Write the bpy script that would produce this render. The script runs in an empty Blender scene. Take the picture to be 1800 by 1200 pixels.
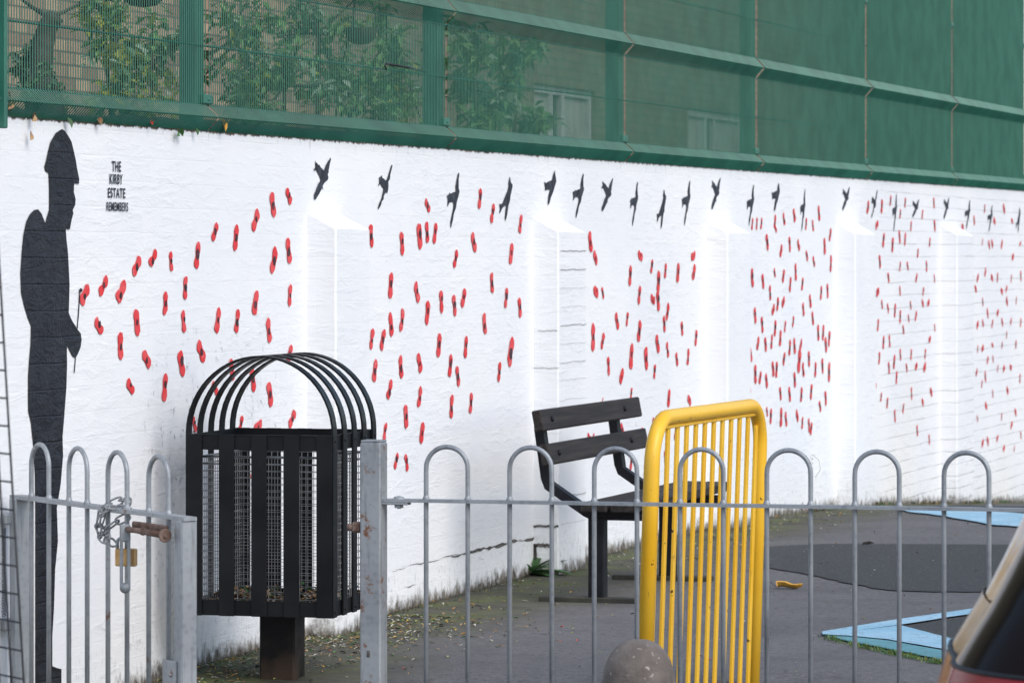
import bpy, math, random
from mathutils import Vector, Matrix
R = math.radians
scene = bpy.context.scene
COL = scene.collection

# ---------------------------------------------------------------- camera
cam_data = bpy.data.cameras.new('camera')
cam = bpy.data.objects.new('camera', cam_data)
COL.objects.link(cam)
cam.location = (0, 0, 1.28)
cam.rotation_euler = (R(90), 0, 0)
cam_data.sensor_width = 36.0
cam_data.lens = 6930 / 1800 * 36.0
cam_data.shift_y = -(600 - 450) / 1800
cam_data.clip_start = 0.5
cam_data.clip_end = 2000
cam_data.dof.use_dof = True
cam_data.dof.focus_distance = 12.0
cam_data.dof.aperture_fstop = 13.0
scene.camera = cam

# ---------------------------------------------------------------- sky, sun, exposure
SUN_EL, SUN_AZ = R(42), R(139)          # azimuth clockwise from +Y: high, behind and right of the camera
world = bpy.data.worlds.new('World')
scene.world = world
world.use_nodes = True
wn = world.node_tree
sky = wn.nodes.new('ShaderNodeTexSky')
sky.sky_type = 'NISHITA'
sky.sun_disc = False
sky.sun_elevation = SUN_EL
sky.sun_rotation = SUN_AZ
sky.air_density = 1.0
sky.dust_density = 1.6
sky.ozone_density = 1.2
wn.nodes['Background'].inputs['Strength'].default_value = 0.15
wn.links.new(sky.outputs[0], wn.nodes['Background'].inputs['Color'])
sun_d = bpy.data.lights.new('sun', 'SUN')
sun_d.energy = 1.5
sun_d.angle = R(36)
sun_d.color = (1.0, 0.965, 0.92)
sun = bpy.data.objects.new('sun', sun_d)
COL.objects.link(sun)
sd = Vector((math.sin(SUN_AZ) * math.cos(SUN_EL), math.cos(SUN_AZ) * math.cos(SUN_EL), math.sin(SUN_EL)))
sun.rotation_euler = sd.to_track_quat('Z', 'Y').to_euler()
scene.view_settings.view_transform = 'Standard'
scene.view_settings.look = 'None'
scene.view_settings.gamma = 1.0
scene.view_settings.exposure = 0.45

# ---------------------------------------------------------------- helpers: objects
def tag(o, label=None, cat=None, group=None, kind=None):
    if label: o['label'] = label
    if cat: o['category'] = cat
    if group: o['group'] = group
    if kind: o['kind'] = kind
    return o

def empty(name, loc=(0, 0, 0), rz=0.0, label=None, cat=None, group=None):
    o = bpy.data.objects.new(name, None)
    o.empty_display_size = 0.1
    COL.objects.link(o)
    o.location = loc
    o.rotation_euler = (0, 0, rz)
    return tag(o, label, cat, group)

class MB:
    """collects faces, then links them as one mesh object"""
    def __init__(s):
        s.v = []; s.f = []; s.m = []; s.sm = []; s.uv = None
    def add(s, vs, fs, mi=0, smooth=False, M=None):
        b = len(s.v)
        for p in vs:
            p = Vector(p)
            s.v.append(tuple(M @ p) if M else tuple(p))
        for f in fs:
            s.f.append([b + i for i in f]); s.m.append(mi); s.sm.append(smooth)
    def box(s, c, d, M=None, mi=0):
        x, y, z = d[0] / 2, d[1] / 2, d[2] / 2
        vs = [(c[0] + a * x, c[1] + b * y, c[2] + e * z) for a in (-1, 1) for b in (-1, 1) for e in (-1, 1)]
        s.add(vs, [(0, 1, 3, 2), (4, 6, 7, 5), (0, 4, 5, 1), (2, 3, 7, 6), (0, 2, 6, 4), (1, 5, 7, 3)], mi, False, M)
    def cbox(s, c, d, b=0.003, M=None, mi=0):
        """box with chamfered edges"""
        h = [q / 2 for q in d]
        b = min(b, min(h) * 0.6)
        vs = []; idx = {}
        for a in (-1, 1):
            for e in (-1, 1):
                for g in (-1, 1):
                    sg = (a, e, g)
                    for ax in range(3):
                        p = [c[k] + sg[k] * (h[k] - (0 if k == ax else b)) for k in range(3)]
                        idx[(a, e, g, ax)] = len(vs); vs.append(p)
        fs = []
        for ax in range(3):
            o1, o2 = [k for k in range(3) if k != ax]
            for sgn in (-1, 1):
                q = []
                for (p1, p2) in ((-1, -1), (1, -1), (1, 1), (-1, 1)):
                    t = [0, 0, 0]; t[ax] = sgn; t[o1] = p1; t[o2] = p2
                    q.append(idx[(t[0], t[1], t[2], ax)])
                fs.append(q)
            for p1 in (-1, 1):          # edges running along ax
                for p2 in (-1, 1):
                    t0 = [0, 0, 0]; t0[ax] = -1; t0[o1] = p1; t0[o2] = p2
                    t1 = list(t0); t1[ax] = 1
                    fs.append([idx[(*t0, o1)], idx[(*t1, o1)], idx[(*t1, o2)], idx[(*t0, o2)]])
        for a in (-1, 1):
            for e in (-1, 1):
                for g in (-1, 1):
                    fs.append([idx[(a, e, g, k)] for k in range(3)])
        s.add(vs, fs, mi, False, M)
    def tube(s, pts, r, n=8, closed=False, caps=True, mi=0, M=None, rf=None):
        pts = [Vector(p) for p in pts]; N = len(pts); vs = []; ref = None
        for i, p in enumerate(pts):
            if closed: t = pts[(i + 1) % N] - pts[i - 1]
            elif i == 0: t = pts[1] - pts[0]
            elif i == N - 1: t = pts[-1] - pts[-2]
            else: t = (pts[i + 1] - p).normalized() + (p - pts[i - 1]).normalized()
            t.normalize()
            if ref is None:
                ref = t.orthogonal().normalized()
            ref = (ref - t * ref.dot(t)).normalized()
            bi = t.cross(ref)
            rr = rf(i / max(1, N - 1)) if rf else r
            for k in range(n):
                a = 2 * math.pi * (k + .5) / n
                vs.append(p + ref * (rr * math.cos(a)) + bi * (rr * math.sin(a)))
        fs = []
        for i in range(N if closed else N - 1):
            j = (i + 1) % N
            for k in range(n):
                l = (k + 1) % n
                fs.append((i * n + k, i * n + l, j * n + l, j * n + k))
        if caps and not closed:
            fs.append(tuple(reversed(range(n)))); fs.append(tuple((N - 1) * n + k for k in range(n)))
        s.add(vs, fs, mi, n > 4, M)
    def strap(s, pts, wdir, w, t, mi=0, M=None):
        """flat bar: path pts, wide along wdir, thickness t square to both"""
        wd = Vector(wdir).normalized(); pts = [Vector(p) for p in pts]; vs = []
        for i, p in enumerate(pts):
            a = pts[max(0, i - 1)]; b = pts[min(len(pts) - 1, i + 1)]
            tg = (b - a).normalized(); nn = tg.cross(wd).normalized()
            for (e, g) in ((-1, -1), (1, -1), (1, 1), (-1, 1)):
                vs.append(p + wd * (e * w / 2) + nn * (g * t / 2))
        fs = []
        for i in range(len(pts) - 1):
            for k in range(4):
                l = (k + 1) % 4
                fs.append((i * 4 + k, i * 4 + l, i * 4 + 4 + l, i * 4 + 4 + k))
        n = len(pts) - 1
        fs += [(3, 2, 1, 0), (n * 4, n * 4 + 1, n * 4 + 2, n * 4 + 3)]
        s.add(vs, fs, mi, False, M)
    def lathe(s, prof, n=24, c=(0, 0, 0), mi=0, M=None, smooth=True):
        vs = []
        for r, z in prof:
            for k in range(n):
                a = 2 * math.pi * k / n
                vs.append((c[0] + r * math.cos(a), c[1] + r * math.sin(a), c[2] + z))
        fs = []
        for i in range(len(prof) - 1):
            for k in range(n):
                l = (k + 1) % n
                fs.append((i * n + k, i * n + l, i * n + n + l, i * n + n + k))
        s.add(vs, fs, mi, smooth, M)
    def poly(s, pts, mi=0, M=None):
        """flat concave polygon, triangulated"""
        from mathutils.geometry import tessellate_polygon
        P = [Vector(p) for p in pts]
        s.add(P, [tuple(t) for t in tessellate_polygon([P])], mi, False, M)
    def build(s, name, mat, parent=None, loc=None, rot=None):
        me = bpy.data.meshes.new(name)
        me.from_pydata(s.v, [], s.f)
        for m in (mat if isinstance(mat, (list, tuple)) else [mat]): me.materials.append(m)
        me.polygons.foreach_set('material_index', s.m)
        me.polygons.foreach_set('use_smooth', s.sm)
        if s.uv:
            lay = me.uv_layers.new(name='uv')
            for l in me.loops: lay.data[l.index].uv = s.uv[l.vertex_index]
        me.validate(); me.update()
        o = bpy.data.objects.new(name, me)
        COL.objects.link(o)
        if parent: o.parent = parent
        if loc: o.location = loc
        if rot: o.rotation_euler = rot
        return o

def catmull(P, k=6):
    P = [Vector(p) for p in P]; out = []
    for i in range(len(P) - 1):
        a = P[max(0, i - 1)]; b = P[i]; c = P[i + 1]; d = P[min(len(P) - 1, i + 2)]
        for j in range(k):
            t = j / k
            out.append(0.5 * ((2 * b) + (c - a) * t + (2 * a - 5 * b + 4 * c - d) * t * t + (3 * b - a - 3 * c + d) * t ** 3))
    out.append(P[-1]); return out

# ---------------------------------------------------------------- helpers: materials
class NT:
    def __init__(s, name):
        s.m = bpy.data.materials.new(name); s.m.use_nodes = True
        s.t = s.m.node_tree; s.b = s.t.nodes['Principled BSDF']
        s.tc = s.n('ShaderNodeTexCoord')
    def n(s, typ, **kw):
        o = s.t.nodes.new(typ)
        for k, v in kw.items(): setattr(o, k, v)
        return o
    def L(s, a, b): s.t.links.new(a, b)
    def math(s, op, a, b=None, clamp=False, c=None):
        o = s.n('ShaderNodeMath', operation=op, use_clamp=clamp)
        for i, q in enumerate((a, b, c)):
            if q is None: continue
            if isinstance(q, (int, float)): o.inputs[i].default_value = q
            else: s.L(q, o.inputs[i])
        return o.outputs[0]
    def ramp(s, v, a, b, lo=0.0, hi=1.0, smooth=True):
        o = s.n('ShaderNodeMapRange')
        if smooth: o.interpolation_type = 'SMOOTHSTEP'
        s.L(v, o.inputs[0])
        for i, q in enumerate((a, b, lo, hi)): o.inputs[i + 1].default_value = q
        return o.outputs[0]
    def noise(s, scale, vec=None, detail=4, rough=.55, dist=0.0, out=0):
        o = s.n('ShaderNodeTexNoise')
        o.inputs['Scale'].default_value = scale; o.inputs['Detail'].default_value = detail
        o.inputs['Roughness'].default_value = rough; o.inputs['Distortion'].default_value = dist
        s.L(vec if vec is not None else s.tc.outputs['Object'], o.inputs['Vector'])
        return o.outputs[out]
    def vor(s, scale, vec=None, out=0):
        o = s.n('ShaderNodeTexVoronoi'); o.inputs['Scale'].default_value = scale
        s.L(vec if vec is not None else s.tc.outputs['Object'], o.inputs['Vector'])
        return o.outputs[out]
    def mapv(s, sc=(1, 1, 1), vec=None):
        o = s.n('ShaderNodeMapping'); o.inputs['Scale'].default_value = sc
        s.L(vec if vec is not None else s.tc.outputs['Object'], o.inputs['Vector'])
        return o.outputs[0]
    def mix(s, f, a, b, mode='MIX'):
        o = s.n('ShaderNodeMix', data_type='RGBA', blend_type=mode)
        if isinstance(f, (int, float)): o.inputs[0].default_value = f
        else: s.L(f, o.inputs[0])
        for i, q in ((6, a), (7, b)):
            if isinstance(q, tuple): o.inputs[i].default_value = (*q[:3], 1)
            else: s.L(q, o.inputs[i])
        return o.outputs[2]
    def sep(s, v=None):
        o = s.n('ShaderNodeSeparateXYZ'); s.L(v if v is not None else s.tc.outputs['Object'], o.inputs[0]); return o.outputs
    def comb(s, x, y, z=0.0):
        o = s.n('ShaderNodeCombineXYZ')
        for i, q in enumerate((x, y, z)):
            if isinstance(q, (int, float)): o.inputs[i].default_value = q
            else: s.L(q, o.inputs[i])
        return o.outputs[0]
    def bump(s, h, strength=.3, dist=.01, prev=None):
        o = s.n('ShaderNodeBump'); o.inputs['Strength'].default_value = strength; o.inputs['Distance'].default_value = dist
        s.L(h, o.inputs['Height'])
        if prev is not None: s.L(prev, o.inputs['Normal'])
        return o.outputs[0]
    def fin(s, col=None, rough=None, metal=None, normal=None, spec=None):
        for k, v in (('Base Color', col), ('Roughness', rough), ('Metallic', metal), ('Normal', normal), ('Specular IOR Level', spec)):
            if v is None: continue
            if isinstance(v, tuple): s.b.inputs[k].default_value = (*v[:3], 1)
            elif isinstance(v, (int, float)): s.b.inputs[k].default_value = v
            else: s.L(v, s.b.inputs[k])
        return s.m

def plain(name, c1, c2, scale=8, rough=.6, metal=0.0, bump=0.0, bscale=60, fine=None, spec=None):
    t = NT(name)
    f = t.ramp(t.noise(scale, detail=6), .35, .65)
    col = t.mix(f, c1, c2)
    if fine:
        g = t.ramp(t.noise(fine[0], detail=3), fine[1], fine[1] + .06)
        col = t.mix(g, col, fine[2])
    nm = t.bump(t.noise(bscale, detail=5), bump, .004) if bump else None
    return t.fin(col, rough, metal, nm, spec)

def mat_wall():
    t = NT('painted_brick')
    ob = t.tc.outputs['Object']; x, y, z = t.sep()
    warp = t.noise(2.2, detail=3)
    wz = t.math('ADD', z, t.math('MULTIPLY', t.math('SUBTRACT', warp, .5), .018))
    # bed joints every 75 mm and perpends
    v = t.comb(t.math('ADD', x, t.math('MULTIPLY', y, 1.0)), wz, 0.0)
    br = t.n('ShaderNodeTexBrick'); br.offset = .5
    br.inputs['Scale'].default_value = 1.0; br.inputs['Mortar Size'].default_value = .0035
    br.inputs['Mortar Smooth'].default_value = .6
    br.inputs['Brick Width'].default_value = .225; br.inputs['Row Height'].default_value = .075
    t.L(v, br.inputs['Vector'])
    mort = br.outputs['Fac']
    fr = t.math('FRACT', t.math('DIVIDE', wz, .075))
    dd = t.math('ABSOLUTE', t.math('SUBTRACT', fr, .5))        # .5 at joint
    bed = t.ramp(dd, .455, .497)
    bedthin = t.ramp(dd, .474, .492)
    # distance above ground and below top
    uvn = t.sep(t.tc.outputs['UV']); h = uvn[1]
    top = t.math('SUBTRACT', z, t.math('MULTIPLY', x, .0038))
    # thick paint: smooth part of the wall, exposed coursing at the far end
    far = t.ramp(t.math('ADD', x, t.math('MULTIPLY', t.math('SUBTRACT', t.noise(.8, detail=2), .5), 1.2)), 11.75, 12.4)
    nlong = t.noise(1.0, vec=t.mapv((2.2, 2.2, 9.0)), detail=5, rough=.6)
    n1 = t.noise(9, detail=8, rough=.62)
    n2 = t.noise(42, detail=5, rough=.6)
    n3 = t.noise(1.0, vec=t.mapv((7, 7, 30)), detail=6, rough=.65, dist=.6)
    # dark joint lines
    brk = t.ramp(t.noise(1.6, vec=t.mapv((1.3, 1.3, 8)), detail=4), .42, .62)
    nearl = t.math('MULTIPLY', bedthin, t.ramp(t.noise(1.0, vec=t.mapv((1.2, 1.2, 13)), detail=4, rough=.7), .60, .72))
    nearl = t.math('MULTIPLY', nearl, .22)
    farl = t.math('MULTIPLY', t.math('MULTIPLY', bedthin, t.ramp(brk, 0, 1, .3, .95)), far)
    line = t.math('MAXIMUM', nearl, t.math('MULTIPLY', farl, t.ramp(h, 0.2, 1.2, 1.0, .68)))
    white = t.mix(t.ramp(t.noise(1.1, detail=4), .35, .7), (.80, .815, .835), (.86, .865, .865))
    white = t.mix(t.math('MULTIPLY', t.ramp(n1, .55, .75), .25), white, (.72, .73, .74))
    cream = t.ramp(t.noise(.45, detail=1), .5, .62)
    white = t.mix(t.math('MULTIPLY', cream, t.math('MULTIPLY', far, .35)), white, (.86, .83, .74))
    col = t.mix(line, white, (.11, .10, .09))
    # grime in patches with their own outline, then a blue-grey tint and dirt specks
    patch = t.math('MULTIPLY', t.ramp(n3, .60, .70), t.ramp(h, .0, .9, 1, 0))
    patch = t.math('MULTIPLY', patch, t.ramp(t.noise(1.3, detail=3), .42, .60))
    col = t.mix(t.math('MULTIPLY', patch, .55), col, (.25, .25, .24))
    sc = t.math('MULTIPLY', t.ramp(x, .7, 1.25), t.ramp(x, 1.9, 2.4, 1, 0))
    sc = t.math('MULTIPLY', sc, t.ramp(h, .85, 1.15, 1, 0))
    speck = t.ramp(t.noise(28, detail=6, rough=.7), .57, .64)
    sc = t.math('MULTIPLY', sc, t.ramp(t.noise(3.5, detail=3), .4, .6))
    col = t.mix(t.math('MULTIPLY', sc, .22), col, (.52, .57, .63))  # faint blue-grey tint on the lower part of this stretch
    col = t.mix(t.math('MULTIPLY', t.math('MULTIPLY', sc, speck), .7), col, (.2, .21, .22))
    # splash and moss line at the foot
    hh = t.math('ADD', h, t.math('MULTIPLY', t.math('SUBTRACT', t.noise(1.0, vec=t.mapv((19, 19, 13)), detail=7, rough=.72), .5), .20))
    foot = t.ramp(hh, .0, .062, 1, 0)
    footc = t.mix(t.ramp(t.noise(20, detail=4), .4, .6), (.07, .058, .045), (.16, .14, .11))
    col = t.mix(foot, col, footc)
    spl = t.math('MULTIPLY', t.ramp(h, .02, .26, 1, 0), t.ramp(t.noise(1.0, vec=t.mapv((60, 60, 22)), detail=6, rough=.75), .54, .66))
    col = t.mix(t.math('MULTIPLY', spl, .62), col, (.16, .145, .12))
    # ragged top edge of the paint
    tt = t.math('ADD', top, t.math('MULTIPLY', t.math('SUBTRACT', t.noise(26, detail=6, rough=.7), .5), .035))
    te = t.ramp(tt, 1.659, 1.666)
    col = t.mix(te, col, t.mix(t.ramp(t.noise(18, detail=4), .4, .6), (.03, .026, .02), (.11, .075, .05)))
    drip = t.math('MULTIPLY', t.ramp(top, 1.60, 1.66), t.ramp(t.noise(1.0, vec=t.mapv((30, 30, 7)), detail=5, rough=.7), .58, .68))
    col = t.mix(t.math('MULTIPLY', drip, .35), col, (.22, .2, .17))
    lump = t.ramp(n3, .42, .88)
    bh = t.math('ADD', t.math('MULTIPLY', n1, .30), t.math('MULTIPLY', lump, .42))
    bh = t.math('ADD', bh, t.math('MULTIPLY', n2, .07))
    bstr = t.ramp(far, 0, 1, .030, .55)
    bh = t.math('SUBTRACT', bh, t.math('MULTIPLY', mort, bstr))
    bh = t.math('SUBTRACT', bh, t.math('MULTIPLY', bed, t.math('MULTIPLY', bstr, .8)))
    rel = t.ramp(t.noise(.9, detail=4, rough=.6), .34, .68, .30, 1.15)
    bh = t.math('MULTIPLY', bh, rel)
    nm = t.bump(bh, .27, .03)
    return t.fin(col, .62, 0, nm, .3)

def mat_black_paint():
    t = NT('black_masonry_paint')
    x, y, z = t.sep()
    warp = t.noise(2.2, detail=3)
    wz = t.math('ADD', z, t.math('MULTIPLY', t.math('SUBTRACT', warp, .5), .018))
    dd = t.math('ABSOLUTE', t.math('SUBTRACT', t.math('FRACT', t.math('DIVIDE', wz, .075)), .5))
    bed = t.ramp(dd, .45, .497)
    n1 = t.noise(9, detail=8, rough=.65); n3 = t.noise(1.0, vec=t.mapv((9, 9, 26)), detail=6, rough=.7, dist=.7)
    chip = t.math('MULTIPLY', t.ramp(n3, .66, .70), t.ramp(t.noise(5, detail=3), .5, .62))
    col = t.mix(t.ramp(n1, .35, .7), (.012, .013, .019), (.024, .026, .034))
    col = t.mix(t.math('MULTIPLY', chip, .7), col, (.4, .42, .45))
    bh = t.math('ADD', t.math('MULTIPLY', n1, .7), t.math('MULTIPLY', n3, .6))
    bh = t.math('SUBTRACT', bh, t.math('MULTIPLY', bed, .10))
    return t.fin(col, .45, 0, t.bump(bh, .9, .03), .3)

def mat_bird():
    t = NT('black_stencil_paint')
    n = t.noise(30, detail=5, rough=.7)
    col = t.mix(t.ramp(n, .4, .72), (.018, .02, .028), (.07, .08, .10))
    return t.fin(col, .6, 0, t.bump(t.noise(14, detail=6), .3, .01), .3)

def mat_poppy():
    t = NT('red_stencil_paint')
    n = t.noise(45, detail=5, rough=.7); m = t.noise(9, detail=2)
    col = t.mix(t.ramp(m, .35, .65), (.70, .038, .045), (.74, .085, .09))
    col = t.mix(t.ramp(n, .58, .72), col, (.84, .40, .40))
    return t.fin(col, .6, 0, t.bump(t.noise(14, detail=6), .3, .01), .3)

def mat_poppy_eye():
    t = NT('dark_stencil_paint')
    n = t.noise(60, detail=4, rough=.7)
    return t.fin(t.mix(t.ramp(n, .45, .68), (.028, .02, .024), (.22, .05, .065)), .6, 0, None, .3)

def mat_asphalt():
    t = NT('worn_asphalt')
    x, y, z = t.sep()
    D = t.math('SUBTRACT', t.math('MULTIPLY', t.math('ADD', x, 1.385), .9572), t.math('MULTIPLY', t.math('SUBTRACT', y, 11), .2895))
    sp = t.vor(260); sp2 = t.noise(180, detail=2)
    col = t.mix(t.ramp(t.noise(.9, detail=5), .35, .65), (.122, .119, .122), (.148, .144, .146))
    col = t.mix(t.ramp(sp, .0, .45, .55, 0), col, (.19, .185, .185))
    gr = t.noise(34, detail=7, rough=.82)
    col = t.mix(t.math('MULTIPLY', t.ramp(gr, .36, .49, 1, 0), .75), col, (.05, .05, .056))
    col = t.mix(t.math('MULTIPLY', t.ramp(gr, .53, .64), .65), col, (.21, .205, .205))
    col = t.mix(t.math('MULTIPLY', t.ramp(t.noise(2.1, detail=7, rough=.7), .50, .62), .35), col, (.075, .073, .075))
    col = t.mix(t.math('MULTIPLY', t.ramp(sp2, .55, .66), .5), col, (.045, .045, .05))
    col = t.mix(t.ramp(t.noise(70, detail=2), .70, .74), col, (.34, .33, .31))
    # damp mossy margin beside the wall
    dn = t.math('ADD', D, t.math('MULTIPLY', t.math('SUBTRACT', t.noise(1.6, detail=5, rough=.65), .5), .9))
    dirt = t.ramp(dn, .25, .85, 1, 0)
    dc = t.mix(t.ramp(t.noise(7, detail=6, rough=.7), .38, .62), (.048, .046, .036), (.088, .085, .052))
    col = t.mix(t.math('MULTIPLY', dirt, .92), col, dc)
    moss = t.math('MULTIPLY', t.ramp(dn, .1, .6, 1, 0), t.ramp(t.noise(3.0, detail=6, rough=.7), .46, .60))
    col = t.mix(t.math('MULTIPLY', moss, .75), col, (.095, .115, .035))
    nm = t.bump(t.math('ADD', sp2, t.math('MULTIPLY', t.noise(40, detail=4), .6)), .5, .004)
    return t.fin(col, .88, 0, nm, .3)

def mat_rubber():
    t = NT('black_rubber_crumb')
    n = t.noise(150, detail=2)
    col = t.mix(t.ramp(n, .45, .62), (.040, .043, .044), (.078, .082, .083))
    col = t.mix(t.ramp(t.noise(75, detail=2), .72, .75), col, (.3, .3, .28))
    return t.fin(col, .9, 0, t.bump(n, .5, .004), .25)

def mat_blue(name, a, b, wear):
    t = NT(name)
    n = t.noise(40, detail=6, rough=.7)
    col = t.mix(t.ramp(t.noise(3, detail=4), .35, .65), a, b)
    col = t.mix(t.ramp(n, wear, wear + .1), col, (.12, .13, .13))
    return t.fin(col, .75, 0, t.bump(t.noise(160, detail=2), .4, .003), .3)

def mat_galv(name='galvanised_steel', rust=.0):
    t = NT(name)
    v = t.vor(55); n = t.noise(6, detail=5)
    st = t.noise(1.0, vec=t.mapv((60, 60, 5)), detail=4)
    col = t.mix(t.ramp(n, .35, .65), (.22, .24, .26), (.31, .335, .355))
    col = t.mix(t.math('MULTIPLY', t.ramp(v, .1, .6), .35), col, (.38, .40, .42))
    col = t.mix(t.math('MULTIPLY', t.ramp(st, .55, .7), .45), col, (.12, .122, .125))
    if rust:
        r = t.ramp(t.noise(16, detail=5, rough=.7), .62 - rust * .25, .72 - rust * .25)
        col = t.mix(r, col, (.19, .085, .045))
    return t.fin(col, .5, .3, t.bump(t.noise(120, detail=3), .15, .002), .4)

def mat_rust():
    t = NT('rusty_steel')
    col = t.mix(t.ramp(t.noise(30, detail=6), .35, .65), (.10, .05, .032), (.20, .14, .115))
    return t.fin(col, .75, .2, t.bump(t.noise(120, detail=3), .4, .003))

def mat_binblack():
    t = NT('black_painted_steel')
    x, y, z = t.sep()
    n = t.noise(22, detail=6, rough=.7)
    col = t.mix(t.ramp(t.noise(5, detail=3), .3, .7), (.005, .0055, .007), (.011, .012, .014))
    col = t.mix(t.ramp(n, .70, .74), col, (.15, .14, .13))
    rust = t.math('MULTIPLY', t.ramp(z, .0, .19, 1, 0), t.ramp(t.noise(9, detail=5), .36, .60))
    col = t.mix(t.math('MULTIPLY', rust, .9), col, (.062, .040, .028))
    return t.fin(col, t.ramp(t.noise(12, detail=3), .3, .7, .34, .55), 0, t.bump(t.noise(70, detail=4), .2, .003), .18)

def mat_yellow():
    t = NT('yellow_painted_steel')
    col = t.mix(t.ramp(t.noise(3, detail=3), .35, .65), (.80, .43, .015), (.86, .51, .04))
    chips = t.ramp(t.noise(36, detail=4, rough=.65), .67, .685)
    col = t.mix(chips, col, (.10, .045, .02))
    col = t.mix(t.math('MULTIPLY', t.ramp(t.noise(1.0, vec=t.mapv((30, 30, 3)), detail=4), .58, .72), .4), col, (.62, .42, .12))
    sc_ = t.ramp(t.noise(1.0, vec=t.mapv((50, 50, 8)), detail=5, rough=.7), .66, .70)
    col = t.mix(t.math('MULTIPLY', sc_, .6), col, (.22, .12, .05))
    return t.fin(col, .40, 0, t.bump(t.noise(60, detail=3), .12, .002), .4)

def mat_plank():
    t = NT('dark_brown_plank')
    g = t.noise(1.0, vec=t.mapv((3, 60, 60)), detail=5)
    col = t.mix(t.ramp(g, .35, .65), (.020, .017, .0165), (.040, .033, .031))
    return t.fin(col, .6, 0, t.bump(g, .3, .003), .2)

def mat_brickhouse():
    t = NT('stock_brick')
    x, y, z = t.sep()
    br = t.n('ShaderNodeTexBrick'); br.offset = .5
    br.inputs['Scale'].default_value = 1.0; br.inputs['Mortar Size'].default_value = .007
    br.inputs['Mortar Smooth'].default_value = .2
    br.inputs['Brick Width'].default_value = .225; br.inputs['Row Height'].default_value = .075
    br.inputs['Color1'].default_value = (.42, .30, .20, 1)
    br.inputs['Color2'].default_value = (.17, .095, .08, 1)
    br.inputs['Mortar'].default_value = (.09, .08, .07, 1)
    br.inputs['Bias'].default_value = -.2
    t.L(t.comb(x, z), br.inputs['Vector'])
    f = t.ramp(t.noise(1.6, detail=5), .35, .65)
    col = t.mix(t.math('MULTIPLY', f, .22), br.outputs['Color'], (.44, .33, .23))
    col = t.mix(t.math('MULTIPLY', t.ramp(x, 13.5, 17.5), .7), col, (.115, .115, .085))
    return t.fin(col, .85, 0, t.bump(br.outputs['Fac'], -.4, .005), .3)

def leafmat(name, c1, c2, trans=.25):
    t = NT(name)
    f = t.ramp(t.noise(9, detail=3), .35, .65)
    col = t.mix(f, c1, c2)
    t.b.inputs['Subsurface Weight'].default_value = 0.0
    m = t.fin(col, .55, 0, None, .4)
    tr = t.n('ShaderNodeBsdfTranslucent'); ms = t.n('ShaderNodeMixShader'); ms.inputs[0].default_value = trans
    t.L(col, tr.inputs[0]); t.L(t.b.outputs[0], ms.inputs[1]); t.L(tr.outputs[0], ms.inputs[2])
    t.L(ms.outputs[0], t.t.nodes['Material Output'].inputs['Surface'])
    return m

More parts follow.
